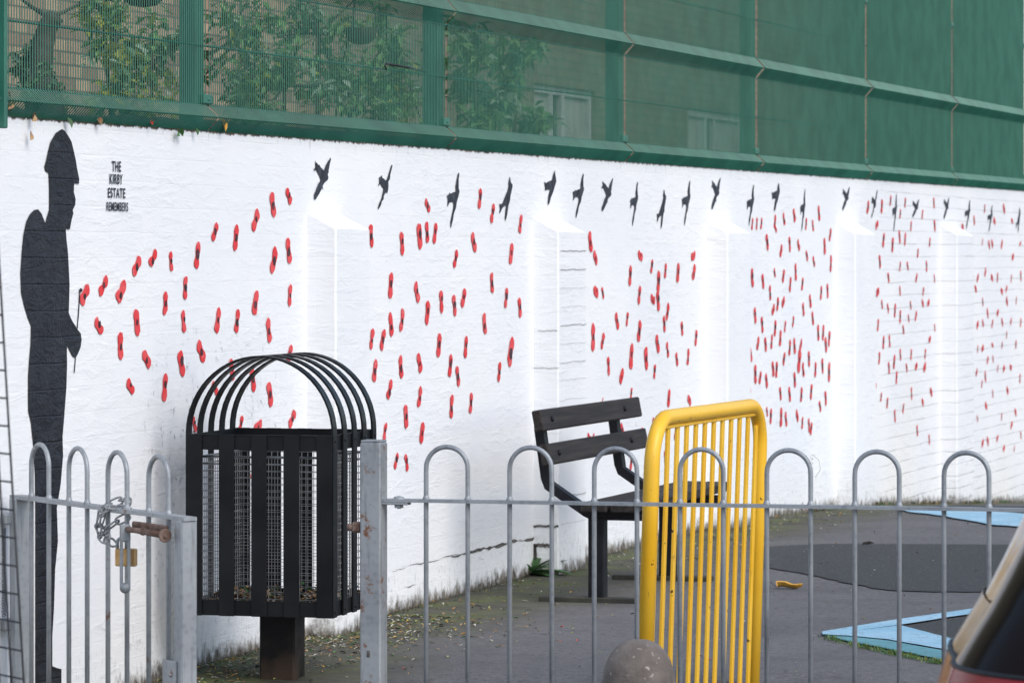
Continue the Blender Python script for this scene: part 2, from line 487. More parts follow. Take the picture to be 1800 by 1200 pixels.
M = dict(
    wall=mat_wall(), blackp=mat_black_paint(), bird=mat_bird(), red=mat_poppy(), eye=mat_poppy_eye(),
    asphalt=mat_asphalt(), rubber=mat_rubber(),
    blue=mat_blue('light_blue_line_paint', (.25, .46, .59), (.34, .53, .65), .57),
    teal=mat_blue('worn_teal_line_paint', (.09, .24, .28), (.13, .32, .36), .56),
    galv=mat_galv(), galvr=mat_galv('stained_galvanised_steel', .16), rust=mat_rust(),
    binblack=mat_binblack(), yellow=mat_yellow(), plank=mat_plank(),
    benchsteel=plain('black_bench_steel', (.007, .008, .011), (.014, .015, .019), 10, .5, 0, .15, spec=.2),
    green=plain('green_coated_steel', (.016, .116, .080), (.026, .152, .104), 5, .42, 0, 0),
    wire=plain('grey_wire', (.20, .21, .22), (.34, .35, .36), 20, .5, .5),
    blackwire=plain('black_coated_wire', (.012, .012, .014), (.03, .03, .034), 12, .5),
    brass=plain('brass', (.52, .31, .12), (.62, .41, .20), 25, .38, .7, .1),
    concrete=plain('brown_aggregate_concrete', (.125, .105, .09), (.19, .165, .145), 14, .9, 0, .8, 90, (75, .64, (.42, .39, .36))),
    soil=plain('damp_crumbs', (.022, .016, .012), (.07, .048, .032), 30, .9, 0, .6, 80),
    footslab=plain('mossy_steel', (.022, .024, .02), (.05, .05, .036), 14, .85),
    joint=plain('open_dark_joint', (.05, .046, .042), (.16, .15, .14), 40, .95),
    brickhouse=mat_brickhouse(),
    white=plain('white_window_plastic', (.42, .43, .42), (.50, .50, .49), 6, .4),
    glass=plain('dark_window_glass', (.02, .03, .03), (.05, .06, .06), 3, .08, 0),
    blind=plain('pale_blind', (.34, .34, .31), (.44, .43, .40), 3, .8),
    bark=plain('dark_bark', (.028, .024, .018), (.07, .055, .04), 20, .9, 0, .8, 40),
    leafg=leafmat('green_leaf', (.13, .27, .075), (.25, .40, .15)),
    leafd=leafmat('dark_green_leaf', (.065, .14, .065), (.12, .20, .095), .12),
    leafy=leafmat('yellow_green_leaf', (.23, .26, .035), (.40, .38, .05)),
    leafp=leafmat('pale_leaf', (.25, .34, .22), (.40, .48, .36)),
    weed=leafmat('weed_leaf', (.045, .12, .03), (.085, .19, .07), .15),
    dryo=plain('orange_dry_leaf', (.52, .25, .03), (.70, .42, .07), 30, .6),
    dryb=plain('brown_dry_leaf', (.22, .12, .06), (.42, .27, .14), 25, .8),
    pale=plain('pale_litter', (.45, .43, .35), (.62, .60, .52), 20, .8),
    ygl=plain('yellow_green_litter', (.30, .34, .07), (.42, .44, .15), 20, .8),
    redl=plain('red_litter', (.55, .06, .03), (.7, .12, .06), 20, .8),
    kerb=plain('grey_kerb_concrete', (.25, .245, .235), (.34, .33, .32), 8, .85, 0, .5, 80),
    paving=plain('grey_paving', (.18, .175, .17), (.25, .245, .235), 4, .85, 0, .5, 80),
    road=plain('road_asphalt', (.045, .045, .048), (.075, .074, .076), 3, .85, 0, .8, 150),
    tyre=plain('black_rubber', (.012, .012, .012), (.022, .022, .022), 10, .8),
    rim=plain('silver_alloy', (.45, .46, .47), (.55, .56, .57), 10, .3, .8),
)
def mat_carpaint():
    t = NT('dark_brown_car_paint')
    m = t.fin((.016, .010, .008), .14, .0, None, .1)
    return m
def mat_redlamp():
    t = NT('red_lamp_lens')
    m = t.fin(t.mix(t.ramp(t.noise(6, vec=t.mapv((1, 1, 6))), .4, .6), (.36, .008, .010), (.52, .025, .03)), .15, 0, None, .3)
    return m
M['car'] = mat_carpaint(); M['lamp'] = mat_redlamp()
M['carglass'] = plain('tinted_car_glass', (.008, .010, .013), (.012, .014, .018), 3, .1, spec=.15)
M['trim'] = plain('black_plastic_trim', (.01, .01, .01), (.018, .018, .018), 8, .5)

# directions along and square to the long wall
WD = Vector((.2895, .9572, 0)); WN = Vector((.9572, -.2895, 0)); W0 = Vector((-1.385, 11.0, 0))
WANG = math.atan2(WD.y, WD.x)
def gz(Y):
    t = lambda a, b: max(0.0, min(1.0, (Y - a) / (b - a)))
    q = t(10.3, 12.3); z = -.15 * (1 - q * q * (3 - 2 * q))
    pts = [(18, 0), (20.1, -.04), (22.35, -.13), (27.4, -.43), (32, -.6), (400, -.6)]
    if Y > 18:
        for (a, za), (b, zb) in zip(pts, pts[1:]):
            if a <= Y <= b: return za + (zb - za) * (Y - a) / (b - a)
    return z
def onwall(u, n=0.0, z=0.0): return W0 + WD * u + WN * n + Vector((0, 0, z))
POPPIES=[(4.759,0.903,0.117,0.3),(5.965,0.933,0.116,0),(0.759,1.173,0.08,1),(2.07,1.267,0.088,0.2),(1.108,0.878,0.082,-0.6),(1.379,1.28,0.082,-0.3),(1.244,0.949,0.081,0.1),(1.413,0.981,0.082,-0.8),(0.484,1.168,0.074,1),(0.883,1.082,0.077,0.6),(0.755,1.014,0.076,1),(3.607,1.353,0.094,0.3),(6.585,0.838,0.112,0),(1.718,1.338,0.08,-0.5),(2.211,1.297,0.083,0),(1.556,1.075,0.079,-0.3),(2.032,0.828,0.082,0),(2.059,1.448,0.082,0.2),(1.899,1.397,0.081,0.6),(3.274,1.172,0.09,0),(9.942,0.737,0.128,0.2),(0.624,1.191,0.072,1),(0.883,1.251,0.073,1),(1.894,1.127,0.079,-0.2),(2.021,1.036,0.08,0),(3.838,0.948,0.089,0),(1.728,1.07,0.075,-0.4),(1.873,0.879,0.076,0),(3.701,1.074,0.086,0),(3.28,1.033,0.084,0),(0.96,0.969,0.069,-1),(3.059,1.354,0.08,0),(3.403,1.327,0.082,0.6),(3.403,1.048,0.082,0),(3.991,0.715,0.086,0),(3.448,0.698,0.083,0),(7.057,1.165,0.102,0),(6.721,0.948,0.101,0.2),(6.838,0.827,0.101,0),(3.574,1.147,0.081,-0.3),(3.185,0.982,0.079,0.2),(3.097,0.873,0.079,-0.2),(3.39,0.879,0.08,0),(3.977,0.868,0.083,0),(1.011,1.273,0.066,1),(1.277,1.183,0.067,-1),(1.112,1.134,0.066,-1),(0.59,1.073,0.063,-1),(2.245,0.739,0.072,1),(4.27,1.332,0.083,-0.5),(3.866,1.112,0.081,0),(3.261,0.801,0.077,0.5),(4.766,1.289,0.083,0),(4.026,1.096,0.079,0),(3.066,0.99,0.074,0),(4.169,0.934,0.08,0),(3.607,0.888,0.077,-0.2),(1.263,1.077,0.063,0.8),(2.222,1.151,0.068,-0.8),(1.682,0.916,0.066,0),(3.695,1.368,0.076,0),(3.79,1.364,0.076,0),(4.351,1.501,0.079,-0.3),(4.515,1.446,0.08,0.2),(4.14,1.12,0.078,0.3),(4.41,1.019,0.079,0),(4.069,0.829,0.077,0.2),(3.607,0.763,0.075,0),(3.634,0.632,0.075,0),(5.921,1.338,0.087,0),(7.047,1.08,0.092,0),(1.531,1.356,0.063,0.3),(4.507,1.174,0.077,0),(4.697,1.117,0.078,-0.3),(4.234,0.717,0.076,0),(6.566,1.193,0.087,-0.4),(2.217,0.954,0.064,0.3),(0.83,0.89,0.058,-0.9),(4.884,1.076,0.077,0.5),(4.605,0.829,0.076,-0.4),(7.037,0.886,0.087,-0.3),(8.879,1.172,0.094,0),(8.948,0.692,0.094,0),(10.671,0.658,0.102,0),(9.519,0.456,0.097,0),(2.211,1.479,0.062,-0.5),(4.041,1.269,0.071,0.3),(4.891,1.407,0.075,0),(7.407,1.202,0.086,-0.4),(6.721,1.109,0.083,0),(6.349,0.997,0.081,-0.4),(1.159,1.263,0.056,1),(3.21,0.653,0.065,-0.4),(7.22,1.029,0.083,0.3),(6.21,0.811,0.078,0),(7.241,0.633,0.08,-0.4),(1.531,0.863,0.054,-0.8),(1.764,0.74,0.055,0),(1.831,0.553,0.055,0),(3.701,1.465,0.063,-0.9),(3.338,0.543,0.061,0.3),(3.455,0.533,0.062,0.3),(7.705,1.203,0.08,0.4),(6.118,0.92,0.073,0.3),(9.208,1.351,0.086,-0.2),(9.857,1.194,0.088,0),(8.822,0.639,0.084,0.2),(9.096,0.937,0.083,0),(7.597,0.811,0.076,0),(10.561,1.331,0.086,0),(10.719,1.239,0.087,0),(8.944,0.986,0.08,0),(9.386,0.915,0.082,0),(9.502,0.86,0.082,0),(10.676,0.838,0.087,0),(10.589,0.807,0.086,0),(9.719,0.809,0.083,0),(9.83,0.812,0.083,0),(1.354,0.757,0.05,0),(7.22,0.854,0.072,0),(7.748,0.9,0.074,-0.3),(6.76,0.486,0.071,-0.3),(10.4,0.872,0.083,0),(10.523,0.87,0.083,0),(10.228,0.567,0.082,0),(7.159,0.973,0.07,0.6),(9.113,1.155,0.076,0),(9.715,1.343,0.078,0),(9.728,1.133,0.078,0),(8.854,0.793,0.075,-0.2),(10.173,0.741,0.08,0),(9.339,0.709,0.077,0),(9.416,0.704,0.077,0),(9.834,0.64,0.079,0),(10.33,0.677,0.08,0),(10.504,0.697,0.081,0),(9.715,0.569,0.078,0),(9.288,0.474,0.077,0),(9.632,0.444,0.078,0),(10.419,1.505,0.081,0.3),(12.14,1.369,0.087,0.2),(12.405,1.348,0.088,0),(1.92,0.724,0.048,0),(7.179,1.213,0.067,-0.5),(7.179,0.365,0.067,0),(9.272,1.094,0.075,0),(10.036,0.685,0.077,0),(9.192,0.653,0.074,0),(9.991,0.558,0.077,0),(10.585,0.52,0.077,0),(7.481,0.947,0.066,0),(7.365,0.473,0.065,0.3),(6.585,0.374,0.062,-0.3),(9.571,1.178,0.073,0.2),(10.632,1.095,0.076,0),(10.265,0.951,0.075,0),(9.005,0.846,0.071,0.3),(9.171,0.838,0.071,0),(9.305,0.847,0.072,0),(9.825,1.489,0.074,-0.2),(11.701,1.554,0.08,0.3),(12.091,1.562,0.081,0),(12.45,0.666,0.083,0),(6.937,1.234,0.061,0),(6.518,1.006,0.06,0),(7.386,0.808,0.063,0),(6.987,0.764,0.061,0),(6.433,0.53,0.059,-0.4),(10.471,1.083,0.073,0),(9.442,1.037,0.069,0),(10.036,1.002,0.071,0),(10.205,1.042,0.072,0.2),(9.584,0.756,0.07,0.2),(9.051,0.673,0.068,0.2),(9.502,0.582,0.07,0),(10.173,0.39,0.072,0),(12.037,1.25,0.078,0.2),(12.473,0.963,0.079,0),(10.7,1.397,0.072,0.3),(10.014,1.133,0.069,-0.2),(10.228,0.37,0.07,-0.2),(9.382,1.453,0.067,0),(9.588,1.467,0.068,-0.2),(12.614,1.391,0.078,0.2),(12.78,1.381,0.078,-0.2),(12.631,0.925,0.078,0),(12.14,0.785,0.076,0),(12.523,0.576,0.077,0),(11.983,0.886,0.073,0),(11.871,0.735,0.073,0),(6.424,0.758,0.054,0.5),(6.957,0.528,0.056,0),(12.316,0.79,0.072,0),(12.473,0.351,0.073,0),(10.443,0.482,0.066,-0.3),(12.021,0.698,0.07,0),(12.3,0.634,0.071,0),(12.977,0.467,0.073,0),(6.001,1.273,0.051,0),(6.01,1.128,0.051,0),(6.118,1.124,0.051,0),(6.74,1.28,0.053,0),(10.123,1.282,0.062,-0.3),(10.293,1.25,0.062,-0.3),(9.61,0.921,0.06,0),(10.014,0.409,0.061,0),(7.694,1.28,0.053,0),(6.957,1.086,0.051,0),(6.585,0.678,0.05,0),(9.799,0.942,0.059,-0.3),(8.883,1.439,0.056,0),(8.981,1.44,0.057,0),(9.079,1.441,0.057,0),(10.105,1.449,0.06,0),(10.27,1.44,0.06,0),(13.713,1.466,0.07,0.3),(12.283,1.157,0.066,-0.2),(12.637,0.705,0.067,0),(11.892,0.343,0.065,0),(15.488,0.491,0.075,0),(13.449,1.217,0.067,0),(12.25,0.436,0.063,-0.3),(13.154,0.238,0.066,0),(12.344,1.602,0.06,0),(13.688,1.605,0.064,0),(12.965,0.697,0.062,0),(13.406,0.69,0.063,0),(16.888,1.143,0.072,0),(9.519,1.307,0.05,0),(12.625,1.219,0.058,0),(12.855,1.222,0.058,-0.2),(12.625,1.078,0.058,0),(12.728,0.848,0.058,0),(13.534,0.168,0.06,0),(7.619,0.612,0.045,0),(9.373,1.195,0.048,0),(9.343,1.009,0.048,-0.2),(9.567,1.045,0.048,0),(9.978,0.817,0.049,0.5),(9.204,0.499,0.048,0),(9.892,0.453,0.049,0),(12.78,1.596,0.056,0),(12.631,1.528,0.056,0),(13.315,1.531,0.057,0),(11.951,1.458,0.054,0),(12.96,1.46,0.056,0),(15.075,1.51,0.061,0),(13.552,1.364,0.058,0),(13.172,1.297,0.057,0),(11.972,1.075,0.054,0),(12.097,1.003,0.054,0),(12.826,0.622,0.056,0),(11.892,0.548,0.054,0),(12.07,0.475,0.054,0),(12.722,0.386,0.056,0),(15.951,1.138,0.063,0),(16.88,0.82,0.065,0),(16.849,0.438,0.065,0),(9.924,1.336,0.047,0),(12.948,0.99,0.054,0),(13.388,0.61,0.055,0),(15.46,1.59,0.056,0),(12.884,0.912,0.051,0),(13.595,0.454,0.052,0),(15.389,0.981,0.056,0),(16.685,0.677,0.058,0),(14.992,0.231,0.055,0),(5.903,0.516,0.034,0),(5.965,0.513,0.034,0),(16.204,1.599,0.054,0),(15.834,1.513,0.053,0),(13.707,1.143,0.049,0),(13.509,0.996,0.048,0),(13.113,0.923,0.048,0),(13.124,0.622,0.048,0),(16.5,1.128,0.054,0),(16.122,1.045,0.053,0),(16.324,0.975,0.054,0),(15.199,0.835,0.052,0),(15.389,0.68,0.052,0),(15.36,0.449,0.052,0),(15.768,0.37,0.053,0),(15.581,0.065,0.052,0),(16.888,0.049,0.055,0),(14.66,1.467,0.048,0),(13.13,1.15,0.045,0),(13.327,0.997,0.046,0),(13.713,0.843,0.046,0),(13.552,0.775,0.046,0),(15.631,1.357,0.05,0),(16.122,1.359,0.051,0),(16.561,1.274,0.052,0),(15.019,1.136,0.049,0),(15.574,0.906,0.05,0),(15.013,0.837,0.049,0),(14.985,0.677,0.049,0),(14.985,0.53,0.049,0),(16.347,0.373,0.051,0),(15.516,0.3,0.05,0),(16.507,0.133,0.052,0),(15.389,0.061,0.05,0),(12.272,0.979,0.042,0),(13.327,0.4,0.043,0),(14.999,1.368,0.046,0),(15.747,1.362,0.048,0),(15.488,1.174,0.047,0),(15.206,1.139,0.047,0),(15.739,1.137,0.048,0),(15.13,1.069,0.047,0),(16.7,0.975,0.049,0),(15.959,0.903,0.048,0),(16.137,0.837,0.048,0),(16.309,0.749,0.049,0),(15.206,0.68,0.047,0),(16.129,0.682,0.048,0),(15.959,0.532,0.048,0),(16.204,0.525,0.048,0),(16.477,0.525,0.049,0),(16.669,0.214,0.049,0),(16.114,0.206,0.048,0),(16.204,-0.01,0.048,0),(16.302,1.059,0.046,0),(15.754,0.835,0.045,0),(15.776,0.6,0.045,0),(16.53,1.519,0.045,0),(13.346,1.068,0.04,0),(15.375,1.372,0.043,0),(15.396,0.842,0.043,0),(15.574,0.598,0.044,0),(15.165,0.529,0.043,0),(15.192,0.23,0.043,0),(15.944,0.067,0.044,0),(16.484,0.836,0.041,0),(16.615,-0.033,0.041,0),(6.109,0.663,0.024,0),(9.399,1.417,0.029,0),(16.864,1.365,0.039,0),(15.754,0.693,0.038,0)]
BIRDS=[[(2.472,1.604),(2.482,1.596),(2.494,1.594),(2.502,1.589),(2.515,1.590),(2.523,1.583),(2.548,1.575),(2.559,1.571),(2.577,1.588),(2.597,1.602),(2.617,1.612),(2.625,1.617),(2.632,1.613),(2.622,1.599),(2.607,1.573),(2.607,1.565),(2.597,1.560),(2.605,1.548),(2.597,1.540),(2.577,1.534),(2.558,1.527),(2.545,1.517),(2.553,1.507),(2.538,1.510),(2.514,1.493),(2.475,1.471),(2.460,1.471),(2.460,1.489),(2.479,1.503),(2.484,1.509),(2.499,1.523),(2.528,1.538),(2.514,1.551),(2.489,1.568),(2.475,1.572),(2.458,1.567),(2.460,1.575),(2.475,1.582),(2.472,1.594)],
[(3.287,1.609),(3.293,1.603),(3.284,1.591),(3.268,1.570),(3.266,1.557),(3.246,1.545),(3.249,1.531),(3.243,1.514),(3.235,1.505),(3.213,1.506),(3.195,1.492),(3.195,1.482),(3.175,1.475),(3.165,1.461),(3.134,1.444),(3.134,1.454),(3.143,1.464),(3.170,1.485),(3.184,1.503),(3.195,1.520),(3.175,1.528),(3.159,1.537),(3.138,1.528),(3.134,1.531),(3.148,1.541),(3.145,1.560),(3.159,1.561),(3.175,1.568),(3.181,1.557),(3.197,1.556),(3.213,1.550),(3.224,1.550),(3.240,1.562),(3.257,1.580),(3.273,1.599)],
[(4.080,1.596),(4.087,1.591),(4.078,1.567),(4.080,1.535),(4.090,1.524),(4.080,1.510),(4.056,1.484),(4.046,1.462),(4.020,1.440),(4.007,1.415),(3.981,1.383),(3.977,1.393),(3.981,1.415),(4.001,1.444),(4.014,1.462),(4.017,1.476),(4.007,1.483),(3.983,1.483),(3.959,1.479),(3.947,1.466),(3.941,1.468),(3.945,1.493),(3.935,1.504),(3.941,1.509),(3.959,1.510),(3.965,1.519),(3.977,1.513),(4.007,1.519),(4.044,1.523),(4.041,1.545),(4.056,1.570),(4.068,1.587)],
[(4.744,1.594),(4.755,1.580),(4.762,1.569),(4.782,1.563),(4.782,1.554),(4.764,1.527),(4.755,1.519),(4.748,1.496),(4.728,1.481),(4.708,1.439),(4.694,1.424),(4.684,1.416),(4.681,1.435),(4.688,1.458),(4.697,1.477),(4.674,1.477),(4.641,1.465),(4.612,1.446),(4.608,1.457),(4.615,1.465),(4.605,1.483),(4.615,1.485),(4.621,1.481),(4.648,1.487),(4.674,1.507),(4.694,1.522),(4.715,1.537),(4.732,1.557),(4.728,1.568)],
[(5.381,1.632),(5.387,1.616),(5.399,1.599),(5.403,1.585),(5.381,1.565),(5.358,1.542),(5.326,1.520),(5.305,1.496),(5.280,1.486),(5.279,1.500),(5.290,1.528),(5.312,1.550),(5.269,1.550),(5.240,1.545),(5.240,1.562),(5.233,1.570),(5.229,1.582),(5.255,1.576),(5.283,1.583),(5.341,1.590),(5.355,1.610)],
[(5.812,1.627),(5.819,1.622),(5.810,1.601),(5.812,1.572),(5.823,1.563),(5.812,1.550),(5.785,1.527),(5.774,1.508),(5.744,1.488),(5.730,1.466),(5.701,1.437),(5.696,1.446),(5.701,1.465),(5.724,1.491),(5.737,1.507),(5.741,1.520),(5.730,1.526),(5.703,1.526),(5.676,1.522),(5.663,1.511),(5.656,1.512),(5.660,1.535),(5.649,1.544),(5.656,1.549),(5.676,1.549),(5.683,1.557),(5.696,1.553),(5.730,1.558),(5.771,1.561),(5.769,1.581),(5.785,1.604),(5.799,1.618)],
[(6.115,1.603),(6.126,1.595),(6.138,1.594),(6.147,1.589),(6.161,1.589),(6.169,1.583),(6.195,1.575),(6.208,1.570),(6.226,1.587),(6.247,1.601),(6.268,1.611),(6.276,1.616),(6.284,1.612),(6.273,1.598),(6.258,1.573),(6.258,1.565),(6.247,1.559),(6.255,1.548),(6.247,1.540),(6.226,1.534),(6.206,1.528),(6.192,1.517),(6.200,1.508),(6.185,1.511),(6.159,1.494),(6.118,1.472),(6.102,1.472),(6.102,1.490),(6.123,1.503),(6.128,1.510),(6.143,1.523),(6.174,1.539),(6.159,1.552),(6.133,1.568),(6.118,1.572),(6.100,1.567),(6.102,1.575),(6.118,1.582),(6.115,1.593)],
[(6.693,1.609),(6.698,1.604),(6.690,1.582),(6.693,1.552),(6.701,1.542),(6.693,1.528),(6.671,1.505),(6.663,1.484),(6.640,1.464),(6.629,1.440),(6.606,1.410),(6.603,1.420),(6.606,1.440),(6.624,1.467),(6.634,1.484),(6.638,1.497),(6.629,1.504),(6.608,1.504),(6.587,1.500),(6.577,1.488),(6.571,1.490),(6.575,1.513),(6.566,1.523),(6.571,1.528),(6.587,1.529),(6.592,1.537),(6.603,1.532),(6.629,1.537),(6.661,1.541),(6.659,1.561),(6.671,1.585),(6.682,1.600)],
[(7.155,1.584),(7.165,1.569),(7.171,1.558),(7.190,1.552),(7.190,1.542),(7.173,1.515),(7.165,1.507),(7.159,1.483),(7.140,1.467),(7.122,1.424),(7.109,1.409),(7.099,1.401),(7.097,1.420),(7.103,1.444),(7.112,1.463),(7.091,1.463),(7.060,1.451),(7.033,1.431),(7.030,1.443),(7.036,1.451),(7.027,1.470),(7.036,1.472),(7.042,1.468),(7.066,1.474),(7.091,1.494),(7.109,1.510),(7.128,1.526),(7.144,1.545),(7.140,1.557)],
[(7.630,1.631),(7.637,1.626),(7.628,1.603),(7.630,1.570),(7.640,1.560),(7.630,1.545),(7.605,1.520),(7.595,1.498),(7.568,1.477),(7.555,1.452),(7.528,1.419),(7.524,1.430),(7.528,1.451),(7.549,1.480),(7.561,1.498),(7.565,1.512),(7.555,1.519),(7.530,1.519),(7.505,1.515),(7.493,1.503),(7.487,1.504),(7.491,1.529),(7.481,1.540),(7.487,1.545),(7.505,1.545),(7.512,1.554),(7.524,1.549),(7.555,1.555),(7.593,1.558),(7.590,1.580),(7.605,1.606),(7.618,1.622)],
[(8.060,1.642),(8.071,1.634),(8.083,1.632),(8.092,1.627),(8.106,1.627),(8.114,1.620),(8.140,1.612),(8.152,1.607),(8.170,1.625),(8.191,1.639),(8.211,1.650),(8.220,1.656),(8.227,1.651),(8.216,1.636),(8.201,1.609),(8.201,1.600),(8.191,1.595),(8.199,1.583),(8.191,1.574),(8.170,1.568),(8.150,1.561),(8.136,1.550),(8.145,1.539),(8.129,1.543),(8.104,1.525),(8.063,1.501),(8.048,1.501),(8.048,1.521),(8.068,1.535),(8.073,1.542),(8.089,1.556),(8.119,1.573),(8.104,1.587),(8.078,1.604),(8.063,1.609),(8.046,1.603),(8.048,1.612),(8.063,1.619),(8.060,1.632)],
[(8.913,1.635),(8.920,1.630),(8.911,1.607),(8.913,1.575),(8.923,1.565),(8.913,1.550),(8.889,1.525),(8.879,1.504),(8.852,1.482),(8.839,1.458),(8.812,1.426),(8.809,1.436),(8.812,1.457),(8.833,1.486),(8.845,1.504),(8.849,1.518),(8.839,1.525),(8.815,1.524),(8.790,1.521),(8.778,1.508),(8.772,1.510),(8.775,1.534),(8.766,1.545),(8.772,1.550),(8.790,1.550),(8.796,1.559),(8.809,1.554),(8.839,1.560),(8.876,1.563),(8.874,1.585),(8.889,1.610),(8.901,1.626)],
[(9.466,1.656),(9.472,1.640),(9.484,1.622),(9.489,1.607),(9.466,1.586),(9.443,1.563),(9.410,1.540),(9.388,1.515),(9.363,1.505),(9.361,1.519),(9.373,1.548),(9.395,1.571),(9.351,1.571),(9.321,1.566),(9.321,1.584),(9.314,1.592),(9.310,1.604),(9.336,1.599),(9.365,1.605),(9.425,1.612),(9.440,1.633)],
[(10.079,1.632),(10.083,1.626),(10.077,1.601),(10.079,1.566),(10.086,1.555),(10.079,1.539),(10.059,1.512),(10.052,1.489),(10.031,1.466),(10.021,1.439),(10.000,1.405),(9.997,1.416),(10.000,1.439),(10.016,1.470),(10.026,1.489),(10.029,1.504),(10.021,1.512),(10.002,1.512),(9.983,1.508),(9.974,1.494),(9.969,1.496),(9.972,1.523),(9.964,1.534),(9.969,1.540),(9.983,1.540),(9.988,1.550),(9.997,1.544),(10.021,1.550),(10.050,1.554),(10.048,1.577),(10.059,1.604),(10.069,1.622)],
[(11.027,1.650),(11.039,1.643),(11.053,1.642),(11.061,1.637),(11.077,1.637),(11.085,1.632),(11.113,1.624),(11.126,1.620),(11.146,1.635),(11.168,1.648),(11.190,1.658),(11.199,1.662),(11.207,1.659),(11.196,1.645),(11.179,1.622),(11.179,1.615),(11.168,1.610),(11.177,1.599),(11.168,1.592),(11.146,1.587),(11.124,1.580),(11.110,1.571),(11.118,1.562),(11.102,1.565),(11.074,1.549),(11.031,1.529),(11.014,1.529),(11.014,1.545),(11.036,1.558),(11.042,1.564),(11.058,1.576),(11.091,1.590),(11.074,1.602),(11.047,1.617),(11.031,1.622),(11.012,1.617),(11.014,1.624),(11.031,1.631),(11.027,1.641)],
[(11.966,1.659),(11.972,1.653),(11.963,1.641),(11.944,1.620),(11.942,1.607),(11.920,1.595),(11.924,1.581),(11.917,1.563),(11.908,1.554),(11.884,1.556),(11.863,1.542),(11.863,1.531),(11.842,1.524),(11.830,1.510),(11.796,1.492),(11.796,1.503),(11.806,1.513),(11.836,1.534),(11.851,1.552),(11.863,1.570),(11.842,1.578),(11.824,1.586),(11.800,1.577),(11.796,1.581),(11.812,1.592),(11.808,1.611),(11.824,1.611),(11.842,1.618),(11.848,1.608),(11.866,1.606),(11.884,1.599),(11.896,1.600),(11.914,1.612),(11.932,1.630),(11.950,1.649)],
[(12.526,1.645),(12.531,1.639),(12.524,1.614),(12.526,1.580),(12.535,1.569),(12.526,1.553),(12.505,1.526),(12.497,1.503),(12.473,1.480),(12.463,1.453),(12.440,1.419),(12.437,1.430),(12.440,1.453),(12.458,1.484),(12.468,1.503),(12.471,1.518),(12.463,1.526),(12.442,1.526),(12.421,1.521),(12.410,1.508),(12.405,1.510),(12.408,1.537),(12.400,1.548),(12.405,1.554),(12.421,1.554),(12.426,1.563),(12.437,1.558),(12.463,1.564),(12.494,1.567),(12.492,1.591),(12.505,1.618),(12.516,1.635)],
[(13.017,1.611),(13.030,1.605),(13.045,1.604),(13.054,1.600),(13.071,1.600),(13.081,1.595),(13.111,1.589),(13.125,1.586),(13.147,1.599),(13.171,1.609),(13.195,1.617),(13.205,1.621),(13.214,1.618),(13.201,1.607),(13.183,1.588),(13.183,1.581),(13.171,1.578),(13.181,1.569),(13.171,1.562),(13.147,1.558),(13.123,1.553),(13.107,1.545),(13.117,1.538),(13.099,1.540),(13.069,1.527),(13.021,1.510),(13.003,1.510),(13.003,1.524),(13.027,1.534),(13.033,1.539),(13.051,1.550),(13.087,1.561),(13.069,1.571),(13.039,1.584),(13.021,1.587),(13.001,1.583),(13.003,1.589),(13.021,1.595),(13.017,1.603)],
[(14.023,1.637),(14.035,1.629),(14.048,1.628),(14.057,1.623),(14.072,1.623),(14.081,1.617),(14.108,1.609),(14.121,1.605),(14.140,1.621),(14.162,1.634),(14.184,1.644),(14.193,1.649),(14.200,1.645),(14.189,1.631),(14.173,1.607),(14.173,1.599),(14.162,1.594),(14.171,1.583),(14.162,1.575),(14.140,1.570),(14.119,1.563),(14.104,1.553),(14.113,1.544),(14.097,1.547),(14.070,1.530),(14.026,1.509),(14.010,1.509),(14.010,1.527),(14.032,1.540),(14.037,1.546),(14.053,1.559),(14.086,1.574),(14.070,1.586),(14.043,1.602),(14.026,1.607),(14.008,1.602),(14.010,1.610),(14.026,1.616),(14.023,1.627)],
[(14.924,1.641),(14.932,1.636),(14.921,1.615),(14.924,1.587),(14.937,1.577),(14.924,1.564),(14.892,1.541),(14.880,1.522),(14.845,1.502),(14.829,1.480),(14.794,1.451),(14.789,1.460),(14.794,1.479),(14.821,1.505),(14.837,1.521),(14.842,1.534),(14.829,1.541),(14.797,1.540),(14.765,1.537),(14.750,1.525),(14.742,1.527),(14.747,1.549),(14.734,1.559),(14.742,1.564),(14.765,1.564),(14.773,1.572),(14.789,1.567),(14.829,1.573),(14.877,1.576),(14.873,1.596),(14.892,1.618),(14.908,1.633)],
[(15.749,1.619),(15.757,1.614),(15.746,1.594),(15.749,1.567),(15.761,1.558),(15.749,1.545),(15.718,1.523),(15.706,1.505),(15.673,1.486),(15.657,1.465),(15.624,1.437),(15.619,1.446),(15.624,1.465),(15.650,1.489),(15.665,1.505),(15.670,1.517),(15.657,1.523),(15.627,1.523),(15.597,1.519),(15.582,1.509),(15.574,1.510),(15.579,1.531),(15.566,1.540),(15.574,1.545),(15.597,1.545),(15.604,1.553),(15.619,1.548),(15.657,1.553),(15.703,1.556),(15.700,1.575),(15.718,1.597),(15.734,1.611)],
[(16.832,1.620),(16.844,1.606),(16.851,1.594),(16.872,1.588),(16.872,1.578),(16.854,1.551),(16.844,1.543),(16.836,1.519),(16.815,1.503),(16.794,1.460),(16.779,1.444),(16.768,1.436),(16.765,1.456),(16.772,1.479),(16.782,1.499),(16.758,1.499),(16.723,1.487),(16.692,1.467),(16.687,1.479),(16.694,1.487),(16.685,1.506),(16.694,1.508),(16.702,1.504),(16.730,1.510),(16.758,1.530),(16.779,1.546),(16.801,1.562),(16.819,1.582),(16.815,1.593)]]
